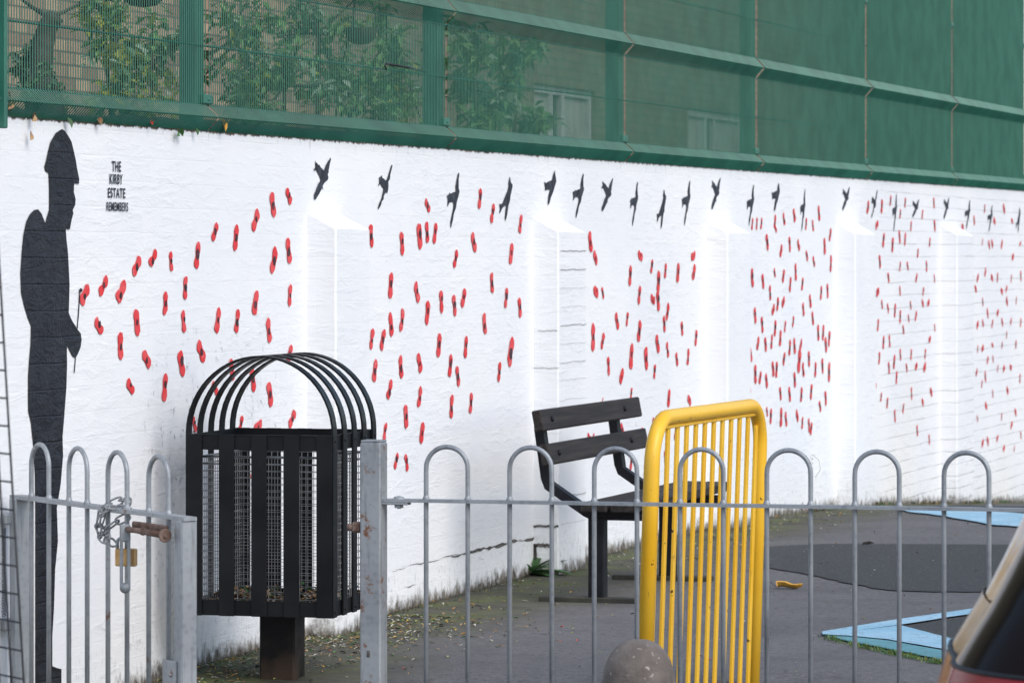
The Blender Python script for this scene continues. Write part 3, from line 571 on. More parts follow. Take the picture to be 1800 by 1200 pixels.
SOLDIER=[(0.318,1.644),(0.342,1.638),(0.371,1.621),(0.388,1.608),(0.404,1.582),(0.419,1.556),(0.427,1.534),(0.443,1.504),(0.442,1.489),(0.406,1.490),(0.404,1.464),(0.417,1.444),(0.414,1.428),(0.396,1.413),(0.400,1.402),(0.388,1.385),(0.375,1.357),(0.359,1.357),(0.345,1.360),(0.350,1.329),(0.360,1.296),(0.363,1.277),(0.373,1.198),(0.369,1.142),(0.367,1.116),(0.388,1.096),(0.429,1.069),(0.454,1.056),(0.461,1.039),(0.454,1.016),(0.433,0.997),(0.417,0.986),(0.396,0.991),(0.375,1.008),(0.355,1.025),(0.353,1.002),(0.355,0.969),(0.350,0.904),(0.342,0.860),(0.334,0.818),(0.322,0.763),(0.326,0.709),(0.309,0.628),(0.281,0.560),(0.289,0.466),(0.269,0.387),(0.261,0.278),(0.249,0.198),(0.249,0.113),(0.281,0.104),(0.314,0.098),(0.314,0.044),(0.132,0.063),(0.132,0.236),(0.132,0.397),(0.132,0.558),(0.129,0.665),(0.117,0.746),(0.101,0.811),(0.081,0.848),(0.081,0.944),(0.093,1.013),(0.098,1.030),(0.101,1.085),(0.081,1.104),(0.054,1.140),(0.033,1.178),(0.028,1.232),(0.038,1.296),(0.042,1.312),(0.050,1.344),(0.069,1.379),(0.093,1.398),(0.121,1.410),(0.148,1.412),(0.172,1.401),(0.200,1.373),(0.212,1.393),(0.228,1.413),(0.228,1.474),(0.224,1.515),(0.200,1.522),(0.194,1.535),(0.204,1.548),(0.220,1.578),(0.236,1.604),(0.273,1.631)]
STEM=[(0.463,1.178),(0.454,1.181),(0.448,1.176),(0.445,1.158),(0.443,1.138),(0.437,1.105),(0.429,1.069)]
STEM_LOW=[(0.417,0.987),(0.413,0.968),(0.408,0.943)]
WORDS=[('THE', 0.689, 0.759, 1.53, 1.561), ('KIRBY', 0.672, 0.772, 1.493, 1.523), ('ESTATE', 0.659, 0.792, 1.452, 1.482), ('REMEMBERS', 0.648, 0.814, 1.413, 1.44)]
CRACKS=[[(3.296,0.151),(3.491,0.154),(3.759,0.153),(4.037,0.154),(4.398,0.152),(4.777,0.150),(5.014,0.149)],
[(3.987,0.151),(4.252,0.151),(4.473,0.151),(4.816,0.152),(5.070,0.145),(5.134,0.146)],
[(3.425,0.081),(3.590,0.080)]]
GROUND_MARKS={'rubber': [(1.1, 17.33), (1.364, 17.5), (1.768, 17.5), (2.168, 17.47), (2.501, 17.33), (2.56, 16.13), (2.185, 15.14), (1.845, 15.01), (1.603, 15.01), (1.437, 15.09), (1.329, 15.35), (1.226, 15.73), (1.032, 16.25)], 'blueU': [(1.052, 13.38), (1.175, 13.57), (1.358, 13.84), (1.545, 14.09), (1.728, 14.34), (2.152, 14.91), (2.12, 14.69), (1.703, 14.13), (1.523, 13.89), (1.343, 13.63), (1.16, 13.4), (1.048, 13.28)], 'blueL': [(1.048, 13.28), (1.16, 13.4), (1.341, 13.61), (1.42, 13.3), (1.507, 12.97), (1.577, 12.71), (1.534, 12.36), (1.461, 12.66), (1.371, 12.84), (1.249, 13.11), (1.145, 13.22)], 'teal': [(1.036, 13.3), (1.047, 13.26), (1.144, 13.21), (1.247, 13.09), (1.369, 12.82), (1.459, 12.64), (1.531, 12.34), (1.499, 12.08), (1.423, 12.33), (1.338, 12.53), (1.22, 12.81), (1.128, 13.03)], 'inner': [(1.339, 13.59), (1.698, 14.09), (2.113, 14.64), (1.739, 12.05), (1.585, 12.7), (1.509, 12.99), (1.422, 13.32)], 'far': [(2.079, 21.19), (2.303, 21.57), (2.446, 21.19), (2.613, 20.12), (2.87, 18.94), (2.715, 17.92), (2.438, 18.77), (2.302, 18.99), (2.179, 19.87), (2.067, 20.46)], 'fardark': [(2.332, 21.84), (2.552, 22.11), (2.853, 21.97), (3.131, 21.7), (2.815, 19.51), (2.643, 20.35), (2.461, 21.32)], 'leaf': [(1.068, 15.17)], 'weed': [(0.057, 15.85)], 'grass': [(1.051, 13.24), (1.125, 12.99), (1.214, 12.75), (1.302, 12.53), (1.361, 12.41)]}
# ================================================================ ground
def sheet(name, pts, z, m, zf=None):
    """flat outline laid on the ground, subdivided enough to follow it"""
    b = MB()
    b.poly([(x, y, (gz(y) if zf is None else zf(y)) + z) for x, y in pts])
    o = b.build(name, m)
    return tag(o, kind='structure')

def ground():
    b = MB()
    ys = [10.0] + [10.3 + .1 * i for i in range(21)] + [13, 14, 15, 16, 17, 18, 18.7, 19.4, 20.1, 20.8, 21.6, 22.35, 24, 25.7, 27.4, 29, 30.5, 32, 45, 80, 400]
    xs = [-300, -60, -20, -8, -6.3, -4, -2, 0, 2, 4, 8, 20, 60, 300]
    kerb_y = lambda x: min(9.9, 7.69 - .3024 * (x - 1.0))         # the street runs parallel to the railing
    rows = [[(x, kerb_y(x) + .06 + (9.95 - kerb_y(x)) * t, -.15) for x in xs] for t in (0, .35, .7)] + [[(x, y, gz(y)) for x in xs] for y in ys]
    n = len(xs); vs = [p for r in rows for p in r]
    b.add(vs, [(j * n + i, j * n + i + 1, j * n + n + i + 1, j * n + n + i) for j in range(len(rows) - 1) for i in range(n - 1)], 0, True)
    tag(b.build('tarmac', M['asphalt']), kind='structure')
    b = MB(); b.add([(-300, -300, -.28), (300, -300, -.28), (300, 9.8, -.28), (-300, 9.8, -.28)], [(0, 1, 2, 3)])
    tag(b.build('road', M['road']), kind='structure')
    b = MB(); Mk = Matrix.Translation((1.0, 7.69, 0)) @ Matrix.Rotation(math.atan2(-.3024, 1), 4, 'Z')
    for i in range(26):
        b.cbox((-3.6 + i * .92, 0, -.212), (.912, .125, .145), .012, M=Mk)
    tag(b.build('kerb', M['kerb']), kind='structure')
ground()

def fill_sheet(name, pts, dz, m):
    """like sheet() but cut into strips by depth so it follows the falling ground"""
    import bmesh
    bm = bmesh.new()
    vs = [bm.verts.new((x, y, 0)) for x, y in pts]
    bm.faces.new(vs)
    bmesh.ops.triangulate(bm, faces=bm.faces[:])
    for y in [10.5 + .25 * i for i in range(50)]:
        bmesh.ops.bisect_plane(bm, geom=bm.verts[:] + bm.edges[:] + bm.faces[:], plane_co=(0, y, 0), plane_no=(0, 1, 0))
    for v in bm.verts: v.co.z = gz(v.co.y) + dz
    me = bpy.data.meshes.new(name); bm.to_mesh(me); bm.free(); me.materials.append(m)
    o = bpy.data.objects.new(name, me); COL.objects.link(o)
    return tag(o, kind='structure')

def wobble(pts, amp, n, seed):
    rnd = random.Random(seed); out = []
    for i, p in enumerate(pts):
        q = pts[(i + 1) % len(pts)]
        for k in range(n):
            t = k / n; a = amp if k else 0
            out.append((p[0] + (q[0] - p[0]) * t + rnd.uniform(-a, a), p[1] + (q[1] - p[1]) * t + rnd.uniform(-a, a)))
    return out
GM = GROUND_MARKS
fill_sheet('rubber_surface', wobble(GM['rubber'], .012, 6, 1), .004, M['rubber'])
fill_sheet('playground_surface', GM['inner'], .004, M['rubber'])
fill_sheet('painted_line', wobble(GM['blueU'], .003, 4, 2), .008, M['blue'])
fill_sheet('painted_line', wobble(GM['blueL'], .003, 4, 3), .0081, M['blue'])
fill_sheet('painted_edge', wobble(GM['teal'], .005, 4, 4), .006, M['teal'])
fill_sheet('playground_surface', GM['fardark'], .004, M['rubber'])
fill_sheet('painted_line', wobble(GM['far'], .01, 4, 5), .008, M['blue'])

# ================================================================ long white wall with its painting
wall = empty('boundary_wall', W0, WANG, 'long white painted brick wall with a soldier silhouette, birds and red poppies stencilled on it', 'wall')
U0, U1 = -4.2, 27.0
def uvh(b, o_parent=True):
    b.uv = [(p[0], p[2] - gz(11 + p[0] * .9572)) for p in b.v]
def ztop(u): return 1.682 + .0038 * u
def wall_face():
    b = MB(); rnd = random.Random(5)
    n = int((U1 - U0) / .06)
    us = [U0 + (U1 - U0) * i / n for i in range(n + 1)]
    vs = []
    for u in us:
        g = gz(11 + u * .9572)
        zt = ztop(u) + rnd.uniform(-.003, .006)
        hs = [g - .2, g, g + .1, g + .3, .6, 1.2, zt - .05, zt]
        vs += [(u, 0, q) for q in hs]
    m = 8
    b.add(vs, [(i * m + j, (i + 1) * m + j, (i + 1) * m + j + 1, i * m + j + 1) for i in range(n) for j in range(m - 1)])
    # top, back and ends
    k = len(b.v)
    b.add([(U0, 0, -.6), (U1, 0, -.8), (U1, .225, -.8), (U0, .225, -.6), (U0, 0, ztop(U0)), (U1, 0, ztop(U1)), (U1, .225, ztop(U1)), (U0, .225, ztop(U0))],
          [(4, 5, 6, 7), (3, 7, 6, 2), (0, 4, 7, 3), (1, 2, 6, 5)])
    uvh(b)
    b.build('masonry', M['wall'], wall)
wall_face()
for (ua, ub, zc, zt) in [(2.395, 2.743, 1.37, 1.425), (5.085, 5.486, 1.376, 1.43), (7.955, 8.42, 1.388, 1.446), (10.88, 11.425, 1.398, 1.459), (13.92, 14.49, 1.406, 1.469)]:
    b = MB(); rnd = random.Random(int(ua * 10)); pr = -.105
    g0 = gz(11 + ua * .9572) - .15
    nz = 28; nu = 6; c = .006
    prof = [(ua, 0.01), (ua, -.03), (ua, pr + c), (ua + c, pr)] + [(ua + (ub - ua) * i / nu, pr) for i in range(1, nu)] + [(ub - c, pr), (ub, pr + c), (ub, -.03), (ub, .01)]
    vs = []; m = len(prof)
    for j in range(nz + 1):
        z = g0 + (zc - g0) * j / nz
        for (u, y) in prof:
            vs.append((u + (rnd.uniform(-.0006, .0006) if y < -.01 else 0), y + (rnd.uniform(-.0006, .0006) if y < -.01 else 0), z))
    for (u, y) in prof:                                   # sloping weathered cap running back into the wall
        vs.append((u, 0.01 if y > pr + .02 else .01, zt + .004))
    b.add(vs, [(j * m + i, j * m + i + 1, (j + 1) * m + i + 1, (j + 1) * m + i) for j in range(nz + 1) for i in range(m - 1)], 0, False)
    uvh(b)
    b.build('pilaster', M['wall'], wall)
# dark earth and crumbs lying along the top of the wall under the mesh
b = MB(); rnd = random.Random(8)
u = U0
while u < U1:
    w = rnd.uniform(.012, .04); hgt = rnd.uniform(.0, .007) + (rnd.random() < .08) * .012
    zt = ztop(u)
    b.add([(u, .005, zt - .006), (u + w, .005, zt - .006), (u + w * .8, .02, zt + hgt), (u + w * .2, .02, zt + hgt), (u + w, .10, zt), (u, .10, zt)],
          [(0, 1, 2, 3), (3, 2, 4, 5)])
    u += w * .8
u = U0; pz = .015
while u < U1:                                        # low soil bank added behind the mesh to darken its lower rib
    nz_ = max(.004, min(.026, pz + rnd.uniform(-.009, .009))); zt = ztop(u)
    b.add([(u, .03, zt - .004), (u + .05, .03, zt - .004), (u + .05, .06, zt + nz_), (u, .06, zt + pz), (u + .05, .2, zt + nz_ * .6), (u, .2, zt + pz * .6), (u + .05, .222, zt - .004), (u, .222, zt - .004)],
          [(0, 1, 2, 3), (3, 2, 4, 5), (5, 4, 6, 7)])
    pz = nz_; u += .05
b.build('dirt_and_darkening_bank', M['soil'], wall)

def decal(poly, name, m, off):
    b = MB(); b.poly([(u, -off, z) for u, z in poly]); return b.build(name, m, wall)
decal(SOLDIER, 'painted_soldier', M['blackp'], .003)
b = MB()
for path, w in ((STEM, .0032), (STEM_LOW, .0028)):
    for (u1, z1), (u2, z2) in zip(path, path[1:]):
        b.add([(u1 - w, -.003, z1), (u1 + w, -.003, z1), (u2 + w, -.003, z2), (u2 - w, -.003, z2)], [(0, 1, 2, 3)])
u1, z1 = STEM[1]
b.add([(u1 + .012 * math.cos(a), -.0035, z1 + .006 * math.sin(a)) for a in [k * .7854 for k in range(8)]], [tuple(range(8))])
b.build('painted_stem', M['blackp'], wall)
for bp in BIRDS: decal(bp, 'painted_bird', M['bird'], .003)

def poppy_geo(b, u, z, h, tilt, rnd, k):
    f = -1 if rnd.random() < .5 else 1
    small = h < .056
    off = .0030 + .00001 * (k % 90)
    if small and rnd.random() < .75:
        ax = rnd.uniform(-.35, .35); w2 = h / 2 / .82
        A, B = w2 * 1.15, w2 * .78
    else:
        lean = (math.copysign(.42, tilt) * min(1, abs(tilt) * 1.0) if tilt else f * rnd.uniform(.05, .32))
        ax = math.pi / 2 - lean
        A, B = h / 2 * 1.0, h / 2 * rnd.uniform(.36, .52) + .003
    pts = []; n = 30
    jag = [rnd.uniform(-1, 1) for _ in range(n)]
    ph = rnd.uniform(0, 6.28); rnd_l = rnd.uniform(.02, .10); rnd_w = rnd.uniform(.0, .30)
    for i in range(n):
        a = 2 * math.pi * i / n
        # two overlapping petals
        r = math.sqrt((A * math.cos(a)) ** 2 + (B * math.sin(a)) ** 2)
        r *= 1 + .06 * jag[i] + rnd_l * math.sin(3 * a + ph) - rnd_w * abs(math.sin(a)) ** 3
        side = .010 * math.copysign(1, math.cos(a)) * min(1, abs(math.cos(a)) * 1.5) * f
        x = r * math.cos(a); y = r * math.sin(a) + side
        pts.append((u + x * math.cos(ax) - y * math.sin(ax), -off, z + x * math.sin(ax) + y * math.cos(ax)))
    b.poly(pts, 0)
    ex = rnd.uniform(-.12, .12) * h; er = h * rnd.uniform(.11, .19); pts = []
    for i in range(14):
        a = 2 * math.pi * i / 14; r = er * (1 + rnd.uniform(-.22, .22))
        pts.append((u + ex * .3 + r * .95 * math.cos(a), -off - .0012, z + ex + r * 1.05 * math.sin(a)))
    b.poly(pts, 1)
rnd = random.Random(11)
rest = MB()
for k, (u, z, h, tl) in enumerate(POPPIES):
    b = MB() if k < 100 else rest
    poppy_geo(b, u, z, h, tl, rnd, k)
    if k < 100: b.build('painted_poppy', [M['red'], M['eye']], wall)
tag(rest.build('painted_poppies', [M['red'], M['eye']], wall), kind='stuff')

def lettering():
    b = MB()
    for (w, ua, ub, za, zb) in WORDS:
        cu = bpy.data.curves.new('lettering', 'FONT'); cu.body = w; cu.size = 1; cu.offset = .022; cu.space_character = 1.12
        o = bpy.data.objects.new('lettering', cu)
        COL.objects.link(o)
        dg = bpy.context.evaluated_depsgraph_get()
        me = o.evaluated_get(dg).to_mesh()
        xs = [v.co.x for v in me.vertices]; ys = [v.co.y for v in me.vertices]
        x0, x1, y0, y1 = min(xs), max(xs), min(ys), max(ys)
        b.add([(ua + (v.co.x - x0) / (x1 - x0) * (ub - ua), -.003, za + (v.co.y - y0) / (y1 - y0) * (zb - za)) for v in me.vertices],
              [tuple(p.vertices) for p in me.polygons])
        o.evaluated_get(dg).to_mesh_clear()
        bpy.data.objects.remove(o); bpy.data.curves.remove(cu)
    b.build('painted_lettering', M['bird'], wall)
lettering()
rnd = random.Random(4)
for ci, c in enumerate(CRACKS):
    b = MB(); pts = []
    for (a, z1), (d, z2) in zip(c, c[1:]):
        for k in range(6):
            t = k / 6; pts.append((a + (d - a) * t, z1 + (z2 - z1) * t + rnd.uniform(-.004, .004)))
    up = []; lo = []
    for i, (u, z) in enumerate(pts):
        w = (.0022, .0075, .002)[ci] * rnd.uniform(.3, 1.1) * math.sin(math.pi * (i + .4) / len(pts)) ** .5
        if rnd.random() < .12: w *= .15
        up.append((u, -.0022, z + w)); lo.append((u, -.0022, z - w))
    for i in range(len(pts) - 1):
        b.add([lo[i], lo[i + 1], up[i + 1], up[i]], [(0, 1, 2, 3)])
    b.build('crack', M['joint'], wall)
# open joint round the foot of the second pilaster
b = MB(); y = -.1085
def cj(pts, w, yy):
    for (u1, z1), (u2, z2) in zip(pts, pts[1:]):
        b.add([(u1, yy, z1 - w), (u2, yy, z2 - w), (u2, yy, z2 + w), (u1, yy, z1 + w)], [(0, 1, 2, 3)])
for (n0, n1, z, w) in ((.0, .105, .195, .0045), (.0, .078, .118, .007), (.0, .105, .83, .001), (.02, .10, .98, .001)):
    k = 9
    for i in range(k):
        a0 = n0 + (n1 - n0) * i / k; a1 = n0 + (n1 - n0) * (i + 1) / k; j = rnd.uniform(-.002, .002)
        b.add([(5.0815, -a0, z + j - w), (5.0815, -a1, z + j - w), (5.0815, -a1, z + j + w), (5.0815, -a0, z + j + w)], [(0, 1, 2, 3)])
b.add([(5.0815, -.0, .06), (5.0815, -.016, .05), (5.0815, -.012, .12), (5.0815, -.0, .12)], [(0, 1, 2, 3)])
for zz in (1.30, 1.225, 1.15, 1.075, 1.0, .925, .85, .78, .70, .31, .20):
    p = [(5.10 + .38 * i / 8, zz + rnd.uniform(-.003, .003)) for i in range(9)]
    cj(p, rnd.choice([.0004, .0007, .0011]), y)
b.build('open_joints', M['joint'], wall)

# ================================================================ green mesh fence on the wall
fence = empty('mesh_fence', onwall(0, .0), WANG, 'tall green welded mesh fence with folded ribs standing on top of the white wall', 'fence')
PU = [-1.02 - 2.52 * 1, -.153 - .87, -.153]            # short lead-in panels toward the camera
EDGES = [-4.1, -.153, 1.471, 3.93, 6.485, 8.98, 11.65, 14.3, 17.05, 19.5, 22.0, 24.5]
HT = 1.75
def mesh_profile(z0):
    """(outward, z) points of one wire, with its folded ribs"""
    P = [(.002, z0 - .012), (.042, z0 + .030), (.0, z0 + .068)]
    for zc in (.50, 1.5):
        P += [(.0, z0 + zc - .048), (.009, z0 + zc - .036), (.042, z0 + zc), (.008, z0 + zc + .038), (.0, z0 + zc + .048)]
    P += [(0, z0 + HT)]
    return P
def panel(ua, ub):
    b = MB(); z0f = lambda u: ztop(u) - .002; ga = .016 if ua < 1.6 else .024 if ua < 7 else .032; gb = .016 if ub < 4.5 else .024 if ub < 8 else .032
    pitch = .018; n = int((ub - ua - ga - gb) / pitch); r = .0019
    for i in range(n + 1):
        u = ua + ga + i * (ub - ua - ga - gb) / n
        P = [(u, -o, z) for o, z in mesh_profile(z0f(u))]
        vs = []
        for j, p in enumerate(P):
            q0 = P[max(0, j - 1)]; q1 = P[min(len(P) - 1, j + 1)]; ty, tz = q1[1] - q0[1], q1[2] - q0[2]
            l0 = math.hypot(p[1] - q0[1], p[2] - q0[2]) or 1; l1 = math.hypot(q1[1] - p[1], q1[2] - p[2]) or 1
            ty = (p[1] - q0[1]) / l0 + (q1[1] - p[1]) / l1; tz = (p[2] - q0[2]) / l0 + (q1[2] - p[2]) / l1
            l = math.hypot(ty, tz); k = r * min(1.5, 2 / l) / l; ny, nz_ = tz * k, -ty * k
            vs += [(p[0] - r, p[1], p[2]), (p[0], p[1] - ny, p[2] - nz_), (p[0] + r, p[1], p[2]), (p[0], p[1] + ny, p[2] + nz_)]
        fs = []
        for j in range(len(P) - 1):
            for k in range(4):
                l = (k + 1) % 4; fs.append((j * 4 + k, j * 4 + l, j * 4 + 4 + l, j * 4 + 4 + k))
        b.add(vs, fs)
    for dz, o in ((.001, -.003), (.030, .039), (.068, -.003), (.255, -.004), (.450, -.004), (.50, .039), (.55, -.004), (.74, -.004), (.97, -.004), (1.2, -.004), (1.450, -.004), (1.5, .039), (1.55, -.004), (HT, 0)):
        rr = .0032
        b.tube([(ua + .004, -o + .004, z0f(ua) + dz), ((ua + ub) / 2, -o + .004, z0f((ua + ub) / 2) + dz), (ub - .004, -o + .004, z0f(ub) + dz)], rr, 4)
    b.build('mesh_panel', M['green'], fence)
for a, c in zip(EDGES, EDGES[1:]): panel(a, c)
for e in EDGES[1:]:
    b = MB(); z0 = ztop(e)
    b.cbox((e - .03, .042, z0 + HT / 2 + .01), (.062, .062, HT + .02), .004)
    b.cbox((e - .03, .042, z0 + HT + .03), (.07, .07, .02), .004)
    b.build('fence_post', M['green'], fence)
    for dz in (.085, .99, 1.7):
        b = MB()
        b.cbox((e, .004, z0 + dz), (.075, .018, .03), .003)
        b.tube([(e, -.007, z0 + dz), (e, .02, z0 + dz)], .006, 6)
        b.build('clamp', M['green'], fence)
# end return of the fence at the corner, rising beside the first panel
b = MB(); b.cbox((-.178, -.03, 1.68 + HT / 2 - .02), (.02, .045, HT + .06), .003)
b.build('end_bar', M['green'], fence)
b = MB(); z0 = ztop(3.4)
b.tube([(3.72, .01, z0 + .262), (3.5, .0, z0 + .27), (3.22, -.006, z0 + .272)], .0035, 6)
b.tube([(3.22, -.006, z0 + .272), (3.20, -.006, z0 + .262), (3.215, -.006, z0 + .25)], .003, 6)
b.build('cable_tie', M['blackwire'], fence)

# ================================================================ hoop-top railing
rail = empty('hoop_railing', onwall(0, 0), WANG - math.pi / 2, 'galvanised hoop-top railing with its thick square post, running across the front to the right', 'railing')
# local x runs away from the wall along the railing, y away from the camera
RZ = .619
def railz(x): return RZ + .0035 * (x - 1.06)
PITCH = .1179; T0 = 1.2046
b = MB()
b.strap([(1.085, 0, railz(1.085)), (2.2, 0, railz(2.2)), (3.9, 0, railz(3.9))], (0, 1, 0), .038, .0085)
b.build('top_rail', M['galv'], rail)
b = MB(); b.strap([(1.085, 0, -.04), (3.9, 0, -.03)], (0, 1, 0), .038, .0085); b.build('bottom_rail', M['galv'], rail)
def hoop_geo(xa, xb, zr, ztop_, zbot, r=.0066):
    b = MB(); R_ = (xb - xa) / 2; xc = (xa + xb) / 2; P = [(xa, 0, zbot), (xa, 0, zr), (xa, 0, ztop_ - R_ - .004)]
    for i in range(1, 16):
        a = math.pi - math.pi * i / 16
        P.append((xc + R_ * math.cos(a), 0, ztop_ - R_ + R_ * math.sin(a)))
    P += [(xb, 0, ztop_ - R_ - .004), (xb, 0, zr), (xb, 0, zbot)]
    b.tube(P, r, 10)
    for x in (xa, xb):                       # weld beads at the rail
        b.lathe([(r, -.006), (r + .004, 0), (r + .0015, .007), (r, .011)], 10, (x, 0, zr + .004))
    return b
rnd = random.Random(3)
for i in range(11):
    xa = T0 + 2 * i * PITCH
    hb = hoop_geo(xa, xa + PITCH, railz(xa), railz(xa) + .147 + rnd.uniform(-.001, .001), -.11)
    hb.build('hoop', M['galv'], rail)
b = MB()
b.cbox((1.055, 0, .262), (.06, .06, 1.03), .005)
b.cbox((1.055, 0, .779), (.056, .056, .006), .003)
post = b.build('post', M['galvr'], rail)
b = MB(); b.cbox((1.120, -.002, railz(1.1) - .0085), (.075, .036, .006), .002)
b.tube([(1.128, -.002, railz(1.1) - .022), (1.128, -.002, railz(1.1) + .004)], .006, 8)
b.lathe([(.0125, -.020), (.0125, -.0125), (.006, -.012)], 6, (1.128, -.002, railz(1.1)), smooth=False)
b.lathe([(.016, .0045), (.013, .010), (.005, .012), (.0, .0125)], 14, (1.128, -.002, railz(1.1)))
b.build('fixing_lug', M['galv'], rail)
b = MB(); b.cbox((1.012, -.012, .545), (.03, .022, .030), .006); b.tube([(1.0, -.012, .545), (.985, -.012, .545)], .010, 8)
b.build('latch_stop', M['rust'], rail)
for z in (.205, .115):
    b = MB(); b.cbox((1.050, -.0306, z), (.009, .002, .018), .0009); b.build('bolt_hole', M['joint'], rail)
b = MB(); rnd = random.Random(9)
P = [(T0 + 9 * PITCH + .004 * math.sin(k * .9) + .002, .008 * math.cos(k * .9), .735 + .0016 * k) for k in range(16)] + [(T0 + 9 * PITCH + .022, 0, .745), (T0 + 9 * PITCH + .026, 0, .72), (T0 + 9 * PITCH + .012, 0, .70)]
b.tube(P, .0007, 4); b.build('tied_thread', M['pale'], rail)

# ================================================================ gate, standing open toward the road
GA = Vector((-1.368, 10.9, 0)); GB = Vector((-.829, 9.99, 0)); GD = (GB - GA).normalized()
gate = empty('pedestrian_gate', GA, math.atan2(GD.y, GD.x), 'galvanised hoop-top gate swung open at the left in front of the black soldier silhouette', 'gate')
GL = 1.058; GR = .616
b = MB(); b.strap([(-.01, 0, GR), (.5, 0, GR), (GL + .03, 0, GR)], (0, 1, 0), .038, .010)
b.strap([(.30 + .29, 0, GR), (.30 + .4, 0, GR)], (0, 1, 0), .043, .014)
b.build('top_rail', M['galvr'], gate)
b = MB(); b.strap([(-.01, 0, -.03), (GL, 0, -.03)], (0, 1, 0), .038, .010); b.build('bottom_rail', M['galv'], gate)
for i in range(4):
    xa = .0965 + 2 * i * .1247
    hoop_geo(xa, xa + .118, GR, GR + .150, -.06).build('hoop', M['galvr'] if i > 1 else M['galv'], gate)
for x, tilt in ((.022, -.010), (GL + .004, 0)):
    b = MB(); b.cbox((x, 0, .27), (.045, .045, .685), .004, M=Matrix.Rotation(tilt, 4, 'Y'))
    b.build('stile', M['galv'], gate)
b = MB(); b.cbox((GL - .035, -.026, .28 - .09), (.075, .006, .13), .002); b.tube([(GL - .02, -.034, .22), (GL - .02, -.024, .22)], .006, 6)
b.build('strike_plate', M['galvr'], gate)
# slide bolt with its slotted tongue
yb = -.030
b = MB()
b.cbox((.90, yb + .008, .584), (.20, .012, .022), .003)
b.tube([(.80, yb - .012, .575), (.90, yb - .012, .575)], .0075, 12); b.tube([(.90, yb - .012, .575), (1.030, yb - .012, .572)], .0085, 12); b.tube([(.897, yb - .012, .575), (.903, yb - .012, .575)], .0105, 12)
b.build('bolt_housing', M['rust'], gate)
b = MB(); b.lathe([(.0, -.0025), (.0165, -.0025), (.0175, -.0015), (.0175, .0015), (.0165, .0025), (.006, .0026), (.006, .006), (0, .007)], 20, smooth=False, M=Matrix.Translation((1.030, yb - .012, .572)) @ Matrix.Rotation(R(90), 4, 'Y'))
b.build('bolt_head', M['rust'], gate)
b = MB()
ang = Matrix.Translation((.800, yb - .016, .575)) @ Matrix.Rotation(R(70), 4, 'Z')
for (cx, w) in ((-.0095, .0085), (.0095, .0085)): b.cbox((cx, 0, -.092), (w, .010, .125), .002, M=ang)
b.cbox((0, 0, -.010), (.028, .011, .045), .004, M=ang)
b.lathe([(.0, -.0055), (.0138, -.0055), (.0138, .0055), (0, .0055)], 16, M=ang @ Matrix.Translation((0, 0, -.152)) @ Matrix.Rotation(R(90), 4, 'X'))
b.build('bolt_tongue', M['galvr'], gate)
# hinge lugs and closing spring
for z in (.555, .262):
    b = MB(); b.cbox((-.020, -.012, z), (.06, .055, .03), .004); b.build('hinge_lug', M['galvr'], gate)
b = MB()
P = []
for k in range(34 * 8):
    a = 2 * math.pi * k / 8; P.append((-.045 + .0135 * math.cos(a), -.03 + .0135 * math.sin(a), .285 + .245 * k / (34 * 8)))
b.tube(P, .0027, 5); b.build('closing_spring', M['wire'], gate)

hp = empty('hinge_post', GA + Vector((-.105, .0, 0)), WANG - math.pi / 2, 'galvanised hinge post at the far left between the wall and the open gate', 'post')
b = MB(); b.cbox((0, .02, .26), (.06, .06, .82), .004); b.build('shaft', M['galvr'], hp)
for z in (.548, .275):
    b = MB(); b.cbox((.035, -.012, z), (.055, .03, .022), .003); b.build('hinge_bracket', M['galvr'], hp)
b = MB(); b.tube([(.02, -.03, .535), (.02, -.03, .512), (.028, -.03, .508), (.036, -.03, .512), (.036, -.03, .535)], .0028, 6); b.build('spring_hook', M['wire'], hp)

# chain round the rail and the padlock hanging from it
def link(b, c, axis, up, Lh=.021, Wh=.010, r=.0029):
    a = Vector(axis).normalized(); w = Vector(up); w = (w - a * w.dot(a)).normalized(); P = []
    for k in range(18):
        t = 2 * math.pi * k / 18
        P.append(Vector(c) + a * ((Lh - Wh) * (1 if math.cos(t) > 0 else -1) * min(1, abs(math.cos(t)) * 3) + Wh * math.cos(t)) + w * (Wh * math.sin(t)))
    b.tube(P, r, 6, closed=True)
chain = empty('chain', GA + GD * .62 + Vector((0, 0, .6)), math.atan2(GD.y, GD.x), 'short loop of grey steel chain wrapped round the rail of the open gate', 'chain')
path = catmull([(.07, .02, .035), (.02, .026, .04), (-.012, .012, .030), (-.02, -.020, .012), (-.026, -.026, -.022), (.0, -.030, -.040), (.030, -.028, -.034), (.052, -.012, -.016), (.075, .012, .0)], 8)
path2 = catmull([(.02, -.022, .030), (.005, -.030, .0), (-.006, -.034, -.036), (.030, -.038, -.062), (.065, -.040, -.058), (.100, -.040, -.072)], 8)
for pth in (path, path2, [(.10, -.0, .018), (.05, -.024, .024), (.0, -.028, .016)]):
    P = [Vector(p) for p in pth]; L_ = [0]
    for p, q in zip(P, P[1:]): L_.append(L_[-1] + (q - p).length)
    n = max(2, int(L_[-1] / .030)); b0 = None
    for k in range(n):
        s_ = L_[-1] * (k + .5) / n; i = max(j for j in range(len(P)) if L_[j] <= s_); i = min(i, len(P) - 2)
        t = (s_ - L_[i]) / max(1e-6, L_[i + 1] - L_[i]); c = P[i].lerp(P[i + 1], t); ax = P[i + 1] - P[i]
        up = (0, 1, .25) if k % 2 else (.3, .2, 1)
        if abs(Vector(up).normalized().dot(ax.normalized())) > .9: up = (1, 0, .1)
        b = MB(); link(b, c, ax, up); b.build('chain_link', M['wire'], chain)
lock = empty('padlock', GA + GD * .722 + Vector((-.0, -.060, .500)), R(-12), 'small brass padlock hanging from the chain on the gate', 'padlock')
